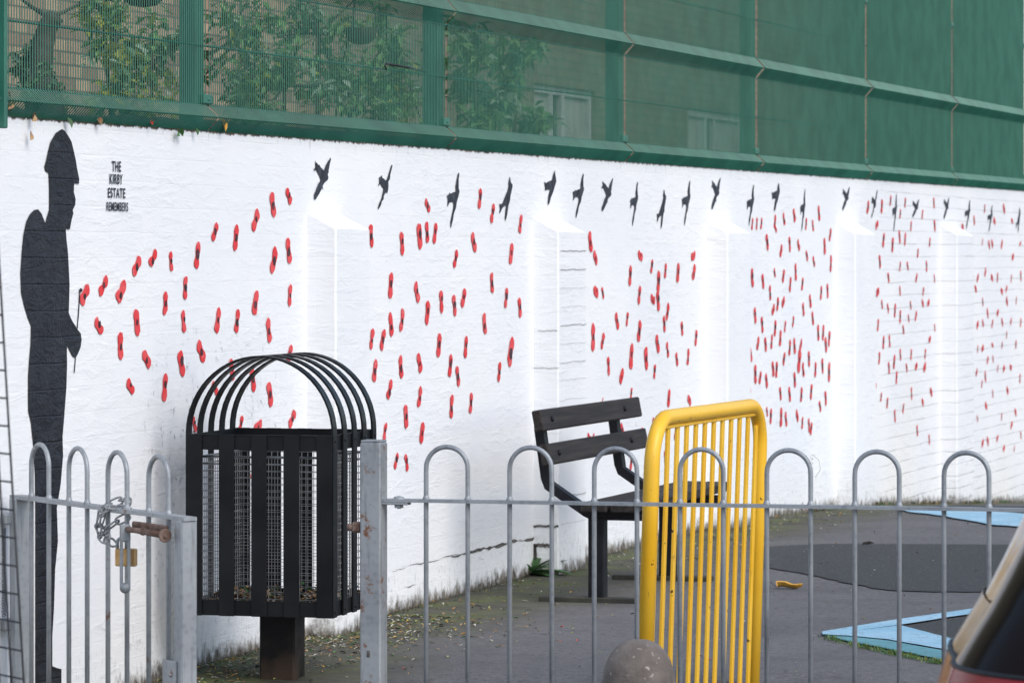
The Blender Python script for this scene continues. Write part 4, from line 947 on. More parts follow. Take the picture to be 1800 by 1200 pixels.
b = MB(); b.cbox((0, 0, 0), (.056, .020, .046), .003, M=Matrix.Identity(4)); b.build('lock_body', M['brass'], lock)
b = MB(); P = [(-.024, 0, .02), (-.024, 0, .038)] + [(-.012 - .012 * math.cos(a), 0, .038 + .012 * math.sin(a)) for a in [math.pi * k / 8 for k in range(1, 8)]] + [(0, 0, .038), (0, 0, .02)]
b.tube(P, .0045, 8); b.build('shackle', M['galvr'], lock)

# ================================================================ litter bin
BZ0, BZ1 = .198, .744
bin_ = empty('litter_bin', (-.7025, 12.06, 0), -R(14.5), 'square black slatted litter bin with hoops over the top, on a single post', 'litter bin')
HW = .23; t_ = .006
for k in range(5):
    y = -.207 + .1035 * k
    P = [(-HW, y, BZ0), (-HW, y, BZ1)] + [(-HW * math.cos(a), y, BZ1 + (HW + .004) * math.sin(a)) for a in [math.pi * i / 28 for i in range(1, 28)]] + [(HW, y, BZ1), (HW, y, BZ0)]
    b = MB(); b.strap(P, (0, 1, 0), .040, t_); b.build('hoop_strap', M['binblack'], bin_)
for sgn in (-1, 1):
    for k in range(5):
        x = -.205 + .1025 * k
        b = MB(); b.cbox((x, sgn * (HW - .001), (BZ0 + BZ1) / 2), (.048, .006, BZ1 - BZ0), .001); b.build('slat', M['binblack'], bin_)
for zc, nm in ((BZ1 - .024, 'top_band'), (BZ0 + .024, 'bottom_band')):
    b = MB()
    for s_ in (-1, 1):
        b.box((0, s_ * (HW - .007), zc), (2 * HW - .008, .005, .046)); b.box((s_ * (HW - .007), 0, zc), (.005, 2 * HW - .022, .046))
    if nm == 'top_band':
        for s_ in (-1, 1): b.box((0, s_ * (HW - .006), BZ1 - .002), (2 * HW - .01, .008, .003))
    b.build(nm, M['binblack'], bin_)
for s_ in (-1, 1):
    for (x, y, ax_) in [(q + .018, s_ * (HW + .002), 'X') for q in (-.205, -.1025, 0, .1025, .205)] + [(s_ * (HW + .003), q, 'Y') for q in (-.207, -.1035, 0, .1035, .207)]:
        for zc in (BZ1 - .018, BZ0 + .018):
            b = MB(); b.lathe([(.0055, 0), (.0045, .002), (0, .003)], 8, M=Matrix.Translation((x, y, zc)) @ Matrix.Rotation(R(90 * s_), 4, ax_))
            b.build('rivet', M['binblack'], bin_)
b = MB(); b.box((0, 0, BZ0 + .008), (2 * HW - .02, 2 * HW - .02, .004)); b.build('floor_plate', M['binblack'], bin_)
b = MB(); hw = .196; zA, zB = BZ0 + .03, .672; n = int(2 * hw / .0195)
for i in range(n + 1):
    c = -hw + 2 * hw * i / n
    for s_ in (-1, 1):
        b.tube([(c, s_ * hw, zA), (c, s_ * hw, zB)], .0013, 4); b.tube([(s_ * hw, c, zA), (s_ * hw, c, zB)], .0013, 4)
nz = int((zB - zA) / .0195)
for i in range(nz + 1):
    z = zA + (zB - zA) * i / nz
    b.tube([(-hw, -hw - .0015, z), (hw, -hw - .0015, z), (hw, hw + .0015, z), (-hw, hw + .0015, z)], .0012, 4, closed=True)
b.tube([(-hw, -hw, zB + .004), (hw, -hw, zB + .004), (hw, hw, zB + .004), (-hw, hw, zB + .004)], .0028, 6, closed=True)
b.tube([(-hw, -hw, zB - .018), (hw, -hw, zB - .018), (hw, hw, zB - .018), (-hw, hw, zB - .018)], .002, 6, closed=True)
b.build('wire_liner', M['wire'], bin_)
b = MB(); b.cbox((0, 0, BZ0 / 2 - .03), (.112, .112, BZ0 + .06), .006); b.build('post', M['binblack'], bin_)
# ================================================================ bench
BB = Vector((.318, 14.6, 0))
bench = empty('park_bench', BB, WANG, 'dark plank bench with a low back standing beside the white wall', 'bench')
# local x along the wall (away from camera), local -y toward the open ground; t = -y
for L_ in (0.0, 1.03):
    b = MB()
    P = [(L_, .226, .70), (L_, .222, .64), (L_, .196, .455), (L_, .188, .43), (L_, .040, .333), (L_, .02, .322), (L_, -.215, .322)]
    b.strap(P, (1, 0, 0), .05, .034)
    b.build('side_frame', M['benchsteel'], bench)
    b = MB(); b.cbox((L_, 0, .155), (.060, .060, .318), .004); b.build('leg', M['benchsteel'], bench)
    b = MB(); b.cbox((L_, .02, .008), (.070, .40, .022), .004); b.build('foot', M['footslab'], bench)
X0, X1 = -.125, 1.345
for (y, z) in ((.196, .672), (.168, .547)):
    X1 = 1.285; Mx = Matrix.Translation(((X0 + X1) / 2, y, z)) @ Matrix.Rotation(R(-11), 4, 'X')
    b = MB(); b.cbox((0, 0, 0), (X1 - X0, .036, .080), .005, M=Mx)
    pl = b.build('back_plank', M['plank'], bench)
    for L_ in (0.0, 1.03):
        b = MB(); b.lathe([(.0, .0), (.011, 0), (.011, .004), (.008, .008), (0, .010)], 10, M=Mx @ Matrix.Translation((L_ - (X0 + X1) / 2, -.018, 0)) @ Matrix.Rotation(R(90), 4, 'X'))
        b.build('bolt', M['benchsteel'], pl)
X1 = 1.345
for y in (-.018, -.130):
    b = MB(); b.cbox(((X0 + X1) / 2, y, .357), (X1 - X0, .100, .036), .005); b.build('seat_plank', M['plank'], bench)

# ================================================================ yellow barrier
YA = Vector((.360, 10.8, 0)); yv = Vector((.363, 1.07, 0))
bar = empty('guard_barrier', YA, math.atan2(yv.y, yv.x), 'bright yellow hooped pedestrian barrier with upright flat bars, behind the railing', 'barrier')
bar.rotation_euler = (-R(-1.9), 0, math.atan2(yv.y, yv.x))
YL = 1.135; YT = .834; rt = .0215
P = [(0, 0, -.14), (0, 0, YT - .13)] + [(.13 - .13 * math.cos(a), 0, YT - .13 + .13 * math.sin(a)) for a in [math.pi / 2 * k / 9 for k in range(1, 9)]] + [(.13, 0, YT), (YL - .13, 0, YT)]
P += [(YL - .13 + .13 * math.sin(a), 0, YT - .13 + .13 * math.cos(a)) for a in [math.pi / 2 * k / 9 for k in range(1, 9)]] + [(YL, 0, YT - .13), (YL, 0, -.14)]
b = MB(); b.tube(P, rt, 16); b.build('tube_frame', M['yellow'], bar)
for z, w, h in ((YT - .026, YL - .10, .010), (-.055, YL - .04, .02)):
    b = MB(); b.cbox((YL / 2, 0, z), (w, .016, h), .002); b.build('infill_rail', M['yellow'], bar)
for i in range(12):
    x = .055 + (YL - .11) * i / 11
    zt = YT - .026 if 0 < i < 11 else YT - .060
    b = MB(); b.cbox((x, 0, (zt - .06) / 2), (.023, .009, zt + .06), .0015); b.build('infill_bar', M['yellow'], bar)
for x in (0, YL):
    b = MB(); b.lathe([(.045, -.085), (.045, -.078), (.026, -.070), (.0225, -.06)], 16, (x, 0, 0 + (.02 if x else -.02)))
    b.build('foot_collar', M['yellow'], bar)

# ================================================================ concrete bollard
bol = empty('bollard', ((1123 - 900) / 6930 * 8.6, 8.6, -.15), 0, 'short round-topped concrete bollard in the foreground, cut by the bottom edge', 'bollard')
r0 = .0805; b = MB()
prof = [(r0 * .99, -.1), (r0, 0), (r0, .49)]
for k in range(1, 13):
    a = math.pi / 2 * k / 12
    prof.append((r0 * math.cos(a) ** .8 if k < 12 else 0, .49 + .107 * math.sin(a) ** 1.0 * (1) * .98))
rnd = random.Random(2)
b.lathe(prof, 40)
b.v = [(x + rnd.uniform(-.0007, .0007), y + rnd.uniform(-.0007, .0007), z) for x, y, z in b.v]
tag(b.build('shaft', M['concrete'], bol))

# ================================================================ leaning black mesh sheet, far left foreground
SA = Vector((-.885, 7.02, -.15))
sd_ = Vector((-.55, .835, 0)).normalized()
ms = empty('wire_mesh_sheet', SA, math.atan2(sd_.y, sd_.x), 'leaning sheet of black welded wire mesh at the extreme left edge in the foreground', 'mesh panel')
ms.location = Vector(((42 - 900) / 6930 * 7.02, 7.02, .52))
def mp(x, z): return (x + z * .133, 0, z)       # x along the sheet, z up it; it leans outward to the left
b = MB()
for k in range(22):
    x = .050 * k
    b.tube([mp(x, -.795), mp(x, .2), mp(x, 1.0)], .0021, 6)
b.build('upright_wires', M['blackwire'], ms)
b = MB()
for k in range(-8, 28):
    z = .555 - .0497 * k; e0 = mp(-.010, z); e1 = mp(1.06, z)
    b.tube([(e0[0], .0045, z), ((e0[0] + e1[0]) / 2, .0045, z), (e1[0], .0045, z)], .0019, 6)
b.build('cross_wires', M['blackwire'], ms)

# ================================================================ parked car, only its rear corner in frame
def car():
    X0 = .765; YC = 6.88; RZ0 = -.28
    root = empty('parked_car', (X0, YC, RZ0), math.atan2(-.29, .957), 'dark glossy parked car, only its rear corner and red lamp showing at bottom right', 'car')
    zs = [.20, .30, .45, .60, .70, .78, .84, .90, .945, .99, 1.04, 1.095, 1.15, 1.24, 1.33, 1.42, 1.47, 1.49, 1.497]
    xr = [.09, .045, .03, .02, .012, .005, .0, .018, .045, .072, .098, .125, .15, .19, .25, .36, .52, .75, 1.1]
    xf = [3.75, 3.85, 3.86, 3.84, 3.80, 3.72, 3.6, 3.4, 3.2, 3.0, 2.85, 2.72, 2.6, 2.42, 2.22, 1.98, 1.8, 1.6, 1.4]
    hw = [.68, .71, .725, .73, .732, .73, .728, .722, .712, .70, .69, .675, .66, .635, .605, .565, .52, .44, .22]
    def rrect(i, off=0.0):
        a, c, w = xr[i] - off, xf[i] + off, hw[i] + off
        r = .30 if zs[i] < 1.46 else min(.3, w * .9)
        r = min(r, w * .95, (c - a) / 2 * .8); bow = .07
        P = []
        def arc(cx, cy, a0, a1, n):
            for k in range(n + 1):
                t = a0 + (a1 - a0) * k / n; P.append((cx + r * math.cos(t), cy + r * math.sin(t), zs[i]))
        h = math.pi / 2
        arc(c - r, w - r, 0, h, 10)
        for k in range(1, 24): P.append((c - r + (a + r - (c - r)) * k / 24, w + .012 * math.sin(math.pi * k / 24), zs[i]))
        arc(a + bow + r, w - r, h, 2 * h, 10)
        for k in range(1, 8): P.append((a + bow - bow * math.sin(math.pi * k / 8), w - r - (2 * (w - r)) * k / 8, zs[i]))
        arc(a + bow + r, -w + r, 2 * h, 3 * h, 10)
        for k in range(1, 24): P.append((a + r + (c - r - (a + r)) * k / 24, -w - .012 * math.sin(math.pi * k / 24), zs[i]))
        arc(c - r, -w + r, 3 * h, 4 * h, 10)
        for k in range(1, 8): P.append((c + bow * math.sin(math.pi * k / 8), -w + r + (2 * (w - r)) * k / 8, zs[i]))
        return P
    rings = [rrect(i) for i in range(len(zs))]
    n = len(rings[0])
    body, glass, rglass, lamps = MB(), MB(), MB(), [MB(), MB()]
    allv = [p for r_ in rings for p in r_]
    groups = {'body': [], 'side': [], 'rear': [], 'front': [], 'l0': [], 'l1': []}
    for i in range(len(zs) - 1):
        for k in range(n):
            l = (k + 1) % n; f = (i * n + k, i * n + l, (i + 1) * n + l, (i + 1) * n + k)
            c = sum((Vector(allv[q]) for q in f), Vector()) / 4
            g = 'body'
            if .99 < c.z < 1.42:
                e = (Vector(rings[11][k]) + Vector(rings[11][l])) / 2      # one reference level keeps the pillars straight
                if abs(e.y) > .56 and .62 < e.x < 2.25 and not (1.25 < e.x < 1.37): g = 'side'
                elif abs(e.y) < .40 and e.x < .6: g = 'rear'
                elif abs(e.y) < .52 and e.x > 2.3: g = 'front'
            if .60 < c.z < .90 and c.x < .42 and abs(c.y) > .03: g = 'l0' if c.y < 0 else 'l1'
            groups[g].append(f)
    def mk(fs, name, m, parent, push=0.0):
        ids = sorted({q for f in fs for q in f}); mp_ = {q: j for j, q in enumerate(ids)}
        b = MB(); cx = 1.9
        vs = []
        for q in ids:
            p = Vector(allv[q]); d = Vector((p.x - min(max(p.x, .5), 3.4), p.y * .8, 0))
            if d.length > 0: d.normalize()
            vs.append(p + d * push)
        b.add(vs, [tuple(mp_[q] for q in f) for f in fs], 0, True)
        return b.build(name, m, parent)
    roof = [tuple(p) for p in rings[-1]]
    bo = mk(groups['body'], 'body', M['car'], root)
    b = MB(); b.add(roof, [tuple(range(n))], 0, True); b.v = [(x, y, z + .0) for x, y, z in b.v]; b.build('roof_panel', M['car'], root)
    b = MB(); b.add([(x, y, .2) for x, y, z in rings[0]], [tuple(reversed(range(n)))]); b.build('underbody', M['trim'], root)
    mk(groups['side'], 'side_window', M['carglass'], root, -.004)
    mk(groups['rear'], 'rear_window', M['carglass'], root, -.004)
    mk(groups['front'], 'windscreen', M['carglass'], root, -.004)
    for g in ('l0', 'l1'): mk(groups[g], 'tail_lamp', M['lamp'], root, .003)
    # black shut line above the lamps
    for sg in (-1, 1):
        P = []
        for p in rings[7]:
            if p[1] * sg > .0 and p[0] < .9: P.append(Vector((p[0], p[1], p[2] + .001)))
        P.sort(key=lambda p: math.atan2(p.y * sg - .2, .9 - p.x))
        b = MB(); b.tube([(p.x - .001, p.y * 1.0015, p.z) for p in P], .0045, 6); b.build('shut_line', M['trim'], root)
    b = MB(); b.cbox((.0, 0, .36), (.09, 1.2, .12), .02); b.build('bumper_insert', M['trim'], root)
    for x in (.72, 3.02):
        for sg in (-1, 1):
            w = MB(); Mx = Matrix.Translation((x, sg * .655, .30)) @ Matrix.Rotation(R(90), 4, 'X')
            w.lathe([(.19, -.095), (.27, -.105), (.305, -.08), (.31, 0), (.305, .08), (.27, .105), (.19, .095)], 32, M=Mx)
            wo = w.build('wheel', M['tyre'], root)
            w = MB(); w.lathe([(.0, -sg * -.085), (.05, -sg * -.085), (.07, -sg * -.06), (.17, -sg * -.07), (.192, -sg * -.095)], 32, M=Mx)
            w.build('rim', M['rim'], wo)
            w = MB(); w.lathe([(.345, -.02), (.335, .1), (.30, .11)], 32, M=Matrix.Translation((x, sg * .69, .30)) @ Matrix.Rotation(R(90 * -sg), 4, 'X')); w.build('wheel_arch', M['trim'], root)
    for sg in (-1, 1):
        b = MB(); b.cbox((2.42, sg * .80, 1.02), (.08, .18, .12), .03); b.build('mirror', M['car'], root)
        b = MB(); b.cbox((3.80, sg * .60, .68), (.12, .30, .12), .03); b.build('headlamp', M['carglass'], root)
        for x in (1.22, 2.1): b = MB(); b.cbox((x, sg * .745, .84), (.16, .02, .025), .006); b.build('door_handle', M['car'], root)
car()

# ================================================================ plants and litter
def leaf(b, base, d, up, L_, W_, droop=.3, mi=0, seg=4, fold=.25):
    d = Vector(d).normalized(); up = Vector(up); side = d.cross(up)
    if side.length < 1e-4: side = Vector((1, 0, 0))
    side.normalize(); nn = side.cross(d)
    vs = []
    for i in range(seg + 1):
        t = i / seg
        w = W_ * math.sin(math.pi * min(1, t * .92 + .06)) ** .8 * (1 if i < seg else .05)
        c = Vector(base) + d * (L_ * t) - Vector((0, 0, 1)) * (droop * L_ * t * t)
        vs += [c - side * w / 2 + nn * w * fold, c, c + side * w / 2 + nn * w * fold]
    fs = []
    for i in range(seg):
        for k in (0, 1): fs.append((i * 3 + k, i * 3 + k + 1, i * 3 + 4 + k, i * 3 + 3 + k))
    b.add(vs, fs, mi, False)

weed = empty('weed', (GM['weed'][0][0], GM['weed'][0][1], 0), 0, 'broad-leaved green weed growing at the foot of the wall, left of the bench', 'weed')
rnd = random.Random(21); b = MB()
for (ax, el, L_, W_) in ((100, 82, .16, .052), (60, 62, .14, .058), (150, 30, .13, .05), (20, 28, .15, .045), (-20, 12, .16, .05), (200, 18, .12, .055), (-60, 20, .12, .05), (-110, 25, .11, .05), (80, 45, .13, .05), (-5, 40, .12, .04), (230, 10, .12, .05), (170, 55, .11, .045), (310, 3, .17, .04)):
    a = R(ax); e = R(el)
    leaf(b, (rnd.uniform(-.015, .015), rnd.uniform(-.015, .015), .005), (math.cos(a) * math.cos(e), math.sin(a) * math.cos(e) * .6, math.sin(e)), (0, 0, 1) if el < 60 else (0, -1, .2), L_ * 1.25, W_ * 1.35, .22, 0, 6, .15)
b.build('leaves', M['weed'], weed)
b = MB()
for k in range(5): b.tube([(0, 0, -.02), (rnd.uniform(-.03, .03), rnd.uniform(-.02, .0), .05)], .004, 5)
b.build('stem', M['weed'], weed)

# grass growing along the painted edge
b = MB(); rnd = random.Random(31); G = GM['grass']
for k in range(1500):
    s_ = rnd.random() ** .9 * (len(G) - 1); i = min(int(s_), len(G) - 2); t = s_ - i
    x = G[i][0] + (G[i + 1][0] - G[i][0]) * t + rnd.gauss(0, .014); y = G[i][1] + (G[i + 1][1] - G[i][1]) * t + rnd.gauss(0, .02) - .03
    cl = .6 + .4 * math.sin(s_ * 5.1 + 1) + .5 * math.exp(-((s_ - 2.0) / .25) ** 2)
    if rnd.random() > .35 + .6 * cl: continue
    a = rnd.uniform(0, 6.28); h = rnd.uniform(.008, .032) * (.6 + cl * .7)
    leaf(b, (x, y, gz(y)), (math.cos(a) * .8, math.sin(a) * .8, rnd.uniform(.35, 1.3)), (0, 0, 1), h, .0028, .3, rnd.choice([0, 0, 0, 1, 2]), 2, .1)
tag(b.build('grass', [M['weed'], M['leafy'], M['leafg']]), 'short green grass growing along the worn blue painted edge', 'grass', kind='stuff')

# dark weeds and moss tufts at the foot of the wall
b = MB(); rnd = random.Random(33)
for k in range(5200):
    u = rnd.choice([rnd.uniform(-.3, 16), rnd.uniform(0, 8), rnd.uniform(9.5, 16.5)])
    n = abs(rnd.gauss(0, .018)) + .004
    if rnd.random() > .25 + .75 * (math.sin(u * 3.1) * math.sin(u * 1.3 + 1) + .35): continue
    for (pa, pb) in ((2.395, 2.743), (5.085, 5.486), (7.955, 8.42), (10.88, 11.425), (13.92, 14.49)):
        if pa - .01 < u < pb + .01: n += .108
    big = 1.3 if u > 9.5 else .62
    if rnd.random() < .35: continue
    p = onwall(u, n); p.z = gz(p.y) - .002; a = rnd.uniform(0, 6.28)
    leaf(b, p, (math.cos(a) * .6, math.sin(a) * .6, rnd.uniform(.4, 1.5)), (0, 0, 1), rnd.uniform(.008, .034) * big, .0040 * big, .25, rnd.choice([0, 1, 1, 2, 2, 3] if u < 10.5 else [0, 0, 3, 2, 0, 1]), 2, .1)
tag(b.build('wall_foot_weeds', [M['weed'], M['soil'], M['bark'], M['dryb']]), 'tufts of moss and dead weeds along the foot of the white wall', 'weeds', kind='stuff')

# leaf litter
b = MB(); rnd = random.Random(41)
def crumb(x, y, z, L_, W_, mi, curl=.3):
    a = rnd.uniform(0, 6.28); leaf(b, (x, y, z + .004), (math.cos(a), math.sin(a), rnd.uniform(-.05, curl)), (0, 0, 1), L_, W_, .25, mi, 3, rnd.uniform(0, .5))
for k in range(2600):
    u = rnd.uniform(-.6, 3.2) if rnd.random() < .8 else rnd.uniform(2, 10)
    n = abs(rnd.gauss(.06, .22)) + .01
    if 2.38 < u < 2.76 or 5.07 < u < 5.5: n += .11
    p = onwall(u, n)
    crumb(p.x, p.y, gz(p.y), rnd.uniform(.008, .034), rnd.uniform(.003, .010), rnd.choice([0, 0, 1, 2, 3, 3, 4, 5, 5, 2]))
for k in range(520):
    p = onwall(rnd.uniform(0, 12), rnd.uniform(.1, 3.2) * rnd.random() ** .3)
    crumb(p.x, p.y, gz(p.y), rnd.uniform(.006, .022), rnd.uniform(.003, .008), rnd.choice([0, 1, 2, 2, 3, 5, 5]))
for k in range(22):
    p = onwall(rnd.uniform(.2, 3), rnd.uniform(.15, 1.6)); crumb(p.x, p.y, gz(p.y), .014, .010, 6)
tag(b.build('leaf_litter', [M['dryb'], M['ygl'], M['pale'], M['weed'], M['dryo'], M['soil'], M['redl']]), 'scattered leaf litter and crumbs on the tarmac near the wall and bin', 'leaf litter', kind='stuff')
# rubbish lying in the bottom of the bin
b = MB(); rnd = random.Random(43); Mb = Matrix.Translation((-.7025, 12.06, 0)) @ Matrix.Rotation(-R(14.5), 4, 'Z')
for k in range(900):
    p = Mb @ Vector((rnd.uniform(-.19, .19), rnd.uniform(-.19, .19), BZ0 + .012 + abs(rnd.gauss(0, .022))))
    crumb(p.x, p.y, p.z, rnd.uniform(.012, .045), rnd.uniform(.006, .018), rnd.choice([0, 0, 5, 5, 5, 2, 3, 4]), .8)
tag(b.build('bin_leaves', [M['dryb'], M['ygl'], M['pale'], M['weed'], M['dryb'], M['soil'], M['redl']]), 'brown dead leaves lying in the bottom of the litter bin', 'leaves', kind='stuff')

# single fallen leaf with curled edges
lx, ly = GM['leaf'][0]
b = MB(); n = 12; vs = []
for i in range(n + 1):
    t = i / n; w = .030 * math.sin(math.pi * (t * .9 + .07)) ** .6
    for k in range(5):
        s_ = (k - 2) / 2
        vs.append((lx - .05 + .10 * t + .004 * math.sin(9 * t + k), ly + s_ * w * .9, gz(ly) + .006 + .022 * abs(s_) ** 1.5 * (1 - .4 * t) + .004 * math.sin(7 * t)))
b.add(vs, [(i * 5 + k, i * 5 + k + 1, i * 5 + k + 6, i * 5 + k + 5) for i in range(n) for k in range(4)], 0, True)
b.tube([(lx - .05, ly, gz(ly) + .007), (lx - .066, ly + .01, gz(ly) + .02), (lx - .074, ly + .01, gz(ly) + .028)], .0012, 5, mi=1)
tag(b.build('fallen_leaf', [M['dryo'], M['bark']]), 'large curled orange-yellow leaf lying on the tarmac right of the yellow barrier', 'leaf')
b = MB(); 
for k in range(4):
    p = Vector(((1516 + k * 4 - 900) / 6930 * 17.45, 17.45 + .02 * k, 0)); leaf(b, p, (.6, .2, .6 - .3 * (k % 2)), (0, 0, 1), .035, .02, .3, 0, 3, .4)
tag(b.build('shrivelled_leaf', M['bark']), 'small dark shrivelled leaf on the edge of the black rubber surface', 'leaf')

# dry leaves caught on top of the wall and stuck to it
rnd = random.Random(51)
def wallpt(px, py, n=.012):
    xi = (px - 900) / 6930; ax = -1.385 + n * .9572; ay = 11 - n * .2895
    u = (xi * ay - ax) / (.2895 - xi * .9572); Y = ay + u * .9572
    return Vector((xi * Y, Y, 1.28 + (450 - py) / 6930 * Y))
LV = [((14, 176), 'dryb', .055, 'brown dry leaf wedged at the left end of the mesh fence foot'),
      ((58, 206), 'dryb', .035, 'brown dry leaf hanging over the wall edge above the soldier silhouette'),
      ((53, 238), 'dryb', .030, 'small brown dry leaf stuck on the white paint left of the helmet'),
      ((170, 215), 'dryb', .030, 'brown dry leaf on the wall edge just right of the helmet'),
      ((262, 217), 'redl', .022, 'small red berry-coloured leaf under the fence rib'),
      ((388, 217), 'dryo', .038, 'tan dry leaf caught under the first fence joint'),
      ((118, 214), 'leafd', .030, 'little dark green leaf hanging over the wall edge by the helmet'),
      ((313, 236), 'weed', .030, 'small green sprig growing from the top of the wall above the lettering'),
      ((343, 230), 'weed', .022, 'tiny green leaf hanging below the fence left of the first bird')]
for (px, py), mt, s_, lb in LV:
    b = MB(); p = wallpt(px, py)
    for k in range(3 if 'sprig' in lb else 1):
        a = rnd.uniform(-2.4, -.6)
        dirv = WD * math.cos(a) * 2.0 + Vector((0, 0, math.sin(a))) + WN * .35
        leaf(b, Vector((0, 0, s_ / 3)), dirv, WN, s_, s_ * .7, .1, 0, 5, rnd.uniform(.2, .5))
    tag(b.build('dry_leaf' if mt.startswith('dry') or mt == 'redl' else 'green_leaf', M[mt], None, p), lb, 'leaf')

# ================================================================ behind the wall
# brick building parallel to the wall
house = empty('brick_building', onwall(0, -4.68), WANG, 'brown and tan brick building behind the green mesh fence', 'building')
WIN = [(20.9, 22.75, 2.10, 2.70), (26.0, 28.3, 2.2, 2.68), (17.2, 18.9, 3.6, 4.8), (22.6, 24.6, 4.0, 5.2)]
b = MB()
def hwall(b, u0, u1, z0, z1, holes):
    us = sorted({u0, u1} | {h[0] for h in holes} | {h[1] for h in holes}); zs = sorted({z0, z1} | {h[2] for h in holes} | {h[3] for h in holes})
    for a, c in zip(us, us[1:]):
        for d, e in zip(zs, zs[1:]):
            m = ((a + c) / 2, (d + e) / 2)
            if any(h[0] < m[0] < h[1] and h[2] < m[1] < h[3] for h in holes): continue
            b.add([(a, 0, d), (c, 0, d), (c, 0, e), (a, 0, e)], [(0, 1, 2, 3)])
    for h in holes:
        b.add([(h[0], 0, h[2]), (h[1], 0, h[2]), (h[1], .1, h[2]), (h[0], .1, h[2]), (h[0], 0, h[3]), (h[1], 0, h[3]), (h[1], .1, h[3]), (h[0], .1, h[3])], [(0, 1, 2, 3), (4, 7, 6, 5), (0, 3, 7, 4), (1, 5, 6, 2)])
hwall(b, 6, 42, -.8, 6.2, WIN)
b.add([(6, 0, -.8), (6, 8, -.8), (6, 8, 6.2), (6, 0, 6.2), (42, 0, -.8), (42, 8, -.8), (42, 8, 6.2), (42, 0, 6.2)], [(0, 1, 2, 3), (4, 7, 6, 5), (1, 5, 6, 2)])
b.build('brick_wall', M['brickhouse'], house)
b = MB(); b.add([(5.7, -.4, 6.2), (42.3, -.4, 6.2), (42.3, 4, 8.4), (5.7, 4, 8.4), (5.7, 8.4, 6.2), (42.3, 8.4, 6.2)], [(0, 1, 2, 3), (3, 2, 5, 4), (0, 3, 4), (1, 5, 2)]); b.build('roof', M['bark'], house)
for (a, c, d, e) in WIN:
    b = MB(); th = .07
    for x in (a + th / 2, c - th / 2, (a + c) / 2 - .31, (a + c) / 2 + .04): b.cbox((x, .06, (d + e) / 2), (th, .05, e - d - .002), .004)
    for z in (d + th / 2, e - th / 2): b.cbox(((a + c) / 2, .06, z), (c - a - .002, .044, th), .004)
    fr = b.build('window', M['white'], house)
    b = MB(); b.cbox(((a + c) / 2, -.03, d - .03), (c - a + .16, .14, .055), .006); b.build('sill', M['kerb'], fr)
    b = MB(); b.box(((a + c) / 2, .085, (d + e) / 2), (c - a - .1, .006, e - d - .1)); b.build('pane', M['glass'], fr)
    for (x0, x1) in ((a + .08, (a + c) / 2 - .35), ((a + c) / 2 + .08, c - .08)):
        b = MB(); b.box(((x0 + x1) / 2, .074, (d + e) / 2), (x1 - x0, .006, e - d - .14)); b.build('blind', M['blind'], fr)

def bgpt(px, py, Y): return Vector(((px - 900) / 6930 * Y, Y, 1.28 + (450 - py) / 6930 * Y))
def shrub(name, label, cat, blobs, mats, weights, lsize, seed, root_xy, trunk=.03, group=None):
    rnd = random.Random(seed)
    bx, by = root_xy; t = empty(name, (bx, by, gz(by)), 0, label, cat, group)
    base = Vector((bx, by, gz(by)))
    b = MB(); s = MB()
    for (c, rad, n) in blobs:
        c = Vector(c) - base
        s.tube(catmull([(rnd.uniform(-.05, .05), 0, -.1), (c.x * .3 + rnd.uniform(-.1, .1), c.y * .3, c.z * .5), (c.x, c.y, c.z)], 5), trunk, 7, rf=lambda q: trunk * (1 - .7 * q))
        twigs = max(6, n // 55); n = int(n * .78)
        for w in range(twigs):
            d = Vector((rnd.gauss(0, 1), rnd.gauss(0, 1), rnd.gauss(.2, 1))).normalized()
            tip = c + Vector((d.x * rad[0], d.y * rad[1], d.z * rad[2])) * rnd.uniform(.5, 1.05)
            mid = (c + tip) / 2 + Vector((rnd.uniform(-.05, .05),) * 3)
            s.tube([c, mid, tip], trunk * .25, 4, rf=lambda q: trunk * .25 * (1 - .8 * q) + .001)
            mi = rnd.choices(range(len(mats)), weights)[0]
            for k in range(n // twigs):
                q = rnd.uniform(.25, 1.05); p = c.lerp(mid, q * 2) if q < .5 else mid.lerp(tip, q * 2 - 1)
                p = p + Vector((rnd.gauss(0, .05), rnd.gauss(0, .05), rnd.gauss(0, .05))) * (rad[0] * 1.6)
                dv = Vector((rnd.gauss(0, 1), rnd.gauss(0, 1), rnd.gauss(-.2, .6)))
                L_ = lsize * rnd.uniform(.6, 1.3)
                leaf(b, p, dv, (rnd.gauss(0, .4), rnd.gauss(0, .4), 1), L_, L_ * .5, .2, mi if rnd.random() < .8 else rnd.randrange(len(mats)), 2, .2)
    b.build('foliage', mats, t); s.build('stem', M['bark'], t)
    return t
G_ = 'shrubs behind the mesh fence'
LG, LD, LY, LP = M['leafg'], M['leafd'], M['leafy'], M['leafp']
def bl(px, py, Y, rx, rz, n, ry=.35): return (bgpt(px, py, Y), (rx, ry, rz), n)
shrub('ivy_clad_tree', 'dark leaning trunk with ivy behind the mesh at the far left', 'tree', [bl(70, 60, 15.5, .10, .16, 160, .1), bl(60, 130, 15.3, .12, .14, 260, .1), bl(100, 170, 15.2, .12, .10, 240, .1), bl(40, 110, 15.5, .10, .1, 160, .1)], [LD, LG, LP], [5, 1, .6], .035, 61, (bgpt(85, 170, 15.3).x, 15.3), .045)
b = MB(); tb = bpy.data.objects['ivy_clad_tree']; tr = [bgpt(95, 250, 15.2), bgpt(72, 150, 15.3), bgpt(80, 60, 15.4), bgpt(98, 28, 15.4)]
b.tube(catmull([p - tb.location for p in [Vector((bgpt(95, 250, 15.2).x, 15.3, -.05))] + tr], 6), .05, 10, rf=lambda q: .055 * (1 - .35 * q))
b.tube(catmull([p - tb.location for p in [bgpt(85, 30, 15.4), bgpt(55, 12, 15.5), bgpt(20, -15, 15.6)]], 4), .012, 6, rf=lambda q: .012 - .008 * q)
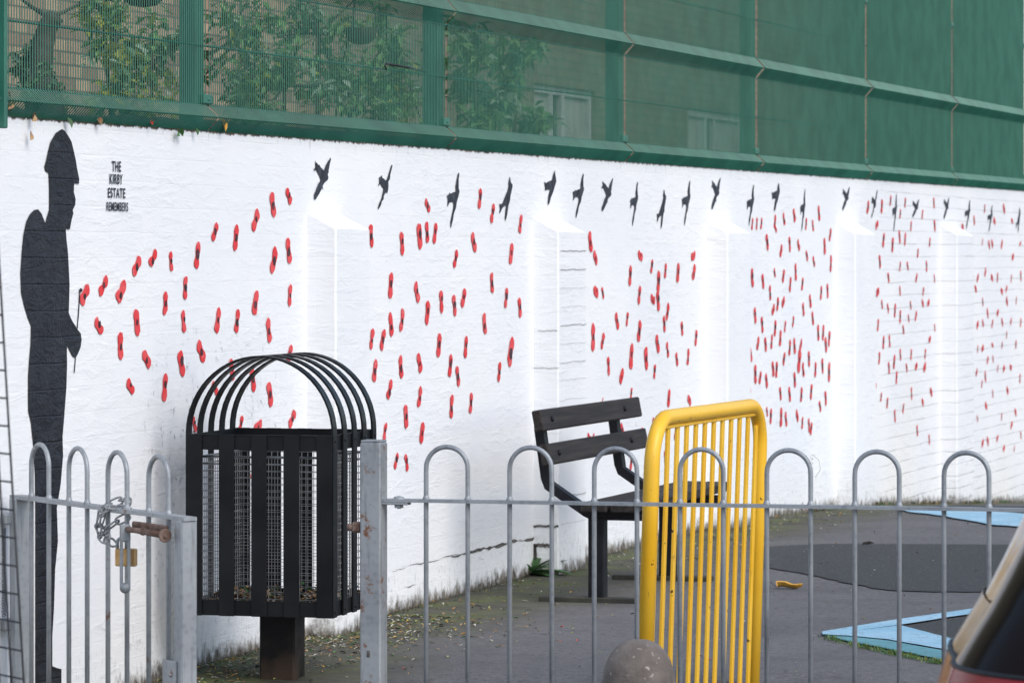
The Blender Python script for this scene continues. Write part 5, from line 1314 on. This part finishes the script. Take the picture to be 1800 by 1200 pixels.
b.tube(catmull([p - tb.location for p in [bgpt(90, 32, 15.4), bgpt(125, 15, 15.5), bgpt(160, -2, 15.6)]], 4), .010, 6, rf=lambda q: .010 - .007 * q)
b.build('trunk', M['bark'], tb)
shrub('birch_shrub', 'yellow-green shrub with thin upright twigs behind the first full mesh panel', 'shrub', [bl(205, 60, 16.6, .20, .30, 640), bl(265, 120, 16.9, .20, .28, 620), bl(215, 165, 16.5, .22, .18, 480), bl(180, 20, 16.8, .18, .2, 300)], [LY, LG, LP, LD], [3, 3, 1.0, 1.4], .052, 62, (bgpt(230, 170, 16.6).x, 16.6), .02, G_)
shrub('leafy_shrub', 'mid green shrub behind the second mesh panel', 'shrub', [bl(430, 60, 17.5, .30, .30, 700), bl(500, 150, 17.8, .34, .26, 800), bl(420, 180, 17.4, .26, .2, 500), bl(560, 60, 18.2, .3, .3, 600), bl(620, 150, 18.4, .34, .3, 800), bl(700, 110, 18.6, .26, .34, 700), bl(660, 195, 18.2, .3, .16, 480)], [LG, LD, LP, LY], [4, 3, 1.1, .5], .048, 63, (bgpt(540, 180, 17.8).x, 17.8), .03, G_)
shrub('laurel_shrub', 'broad-leaved green shrub beside the white window behind the third mesh panel', 'shrub', [bl(830, 110, 19.6, .22, .3, 520), bl(880, 165, 19.8, .24, .24, 520), bl(905, 105, 20.0, .26, .14, 340), bl(850, 215, 19.6, .22, .16, 340), bl(930, 215, 20.2, .18, .1, 200)], [LG, LP, LD], [4, 1.4, 2], .066, 64, (bgpt(860, 200, 19.7).x, 19.7), .028, G_)
# two dark bowl shapes hanging behind the mesh
for (px, py, Y, r, lb) in ((252, -14, 15.6, .105, 'dark shallow hanging basket cut by the top edge behind the mesh at the left'), (634, 62, 18.0, .075, 'dark hanging basket seen through the mesh above the green shrub')):
    hb_ = empty('hanging_basket', bgpt(px, py, Y), 0, lb, 'hanging basket', 'hanging baskets behind the mesh')
    b = MB(); b.lathe([(0, -.06 * r / .1), (.5 * r, -.052 * r / .1), (.85 * r, -.02), (r, .02), (r * 1.03, .03)], 24); b.build('bowl', M['bark'], hb_)
    b = MB()
    for k in range(3): a = k * 2.09; b.tube([(r * math.cos(a), r * math.sin(a), .03), (0, 0, .45)], .002, 4)
    b.tube([(0, 0, .45), (0, .0, 1.2)], .003, 5)
    b.build('hanging_wire', M['blackwire'], hb_)
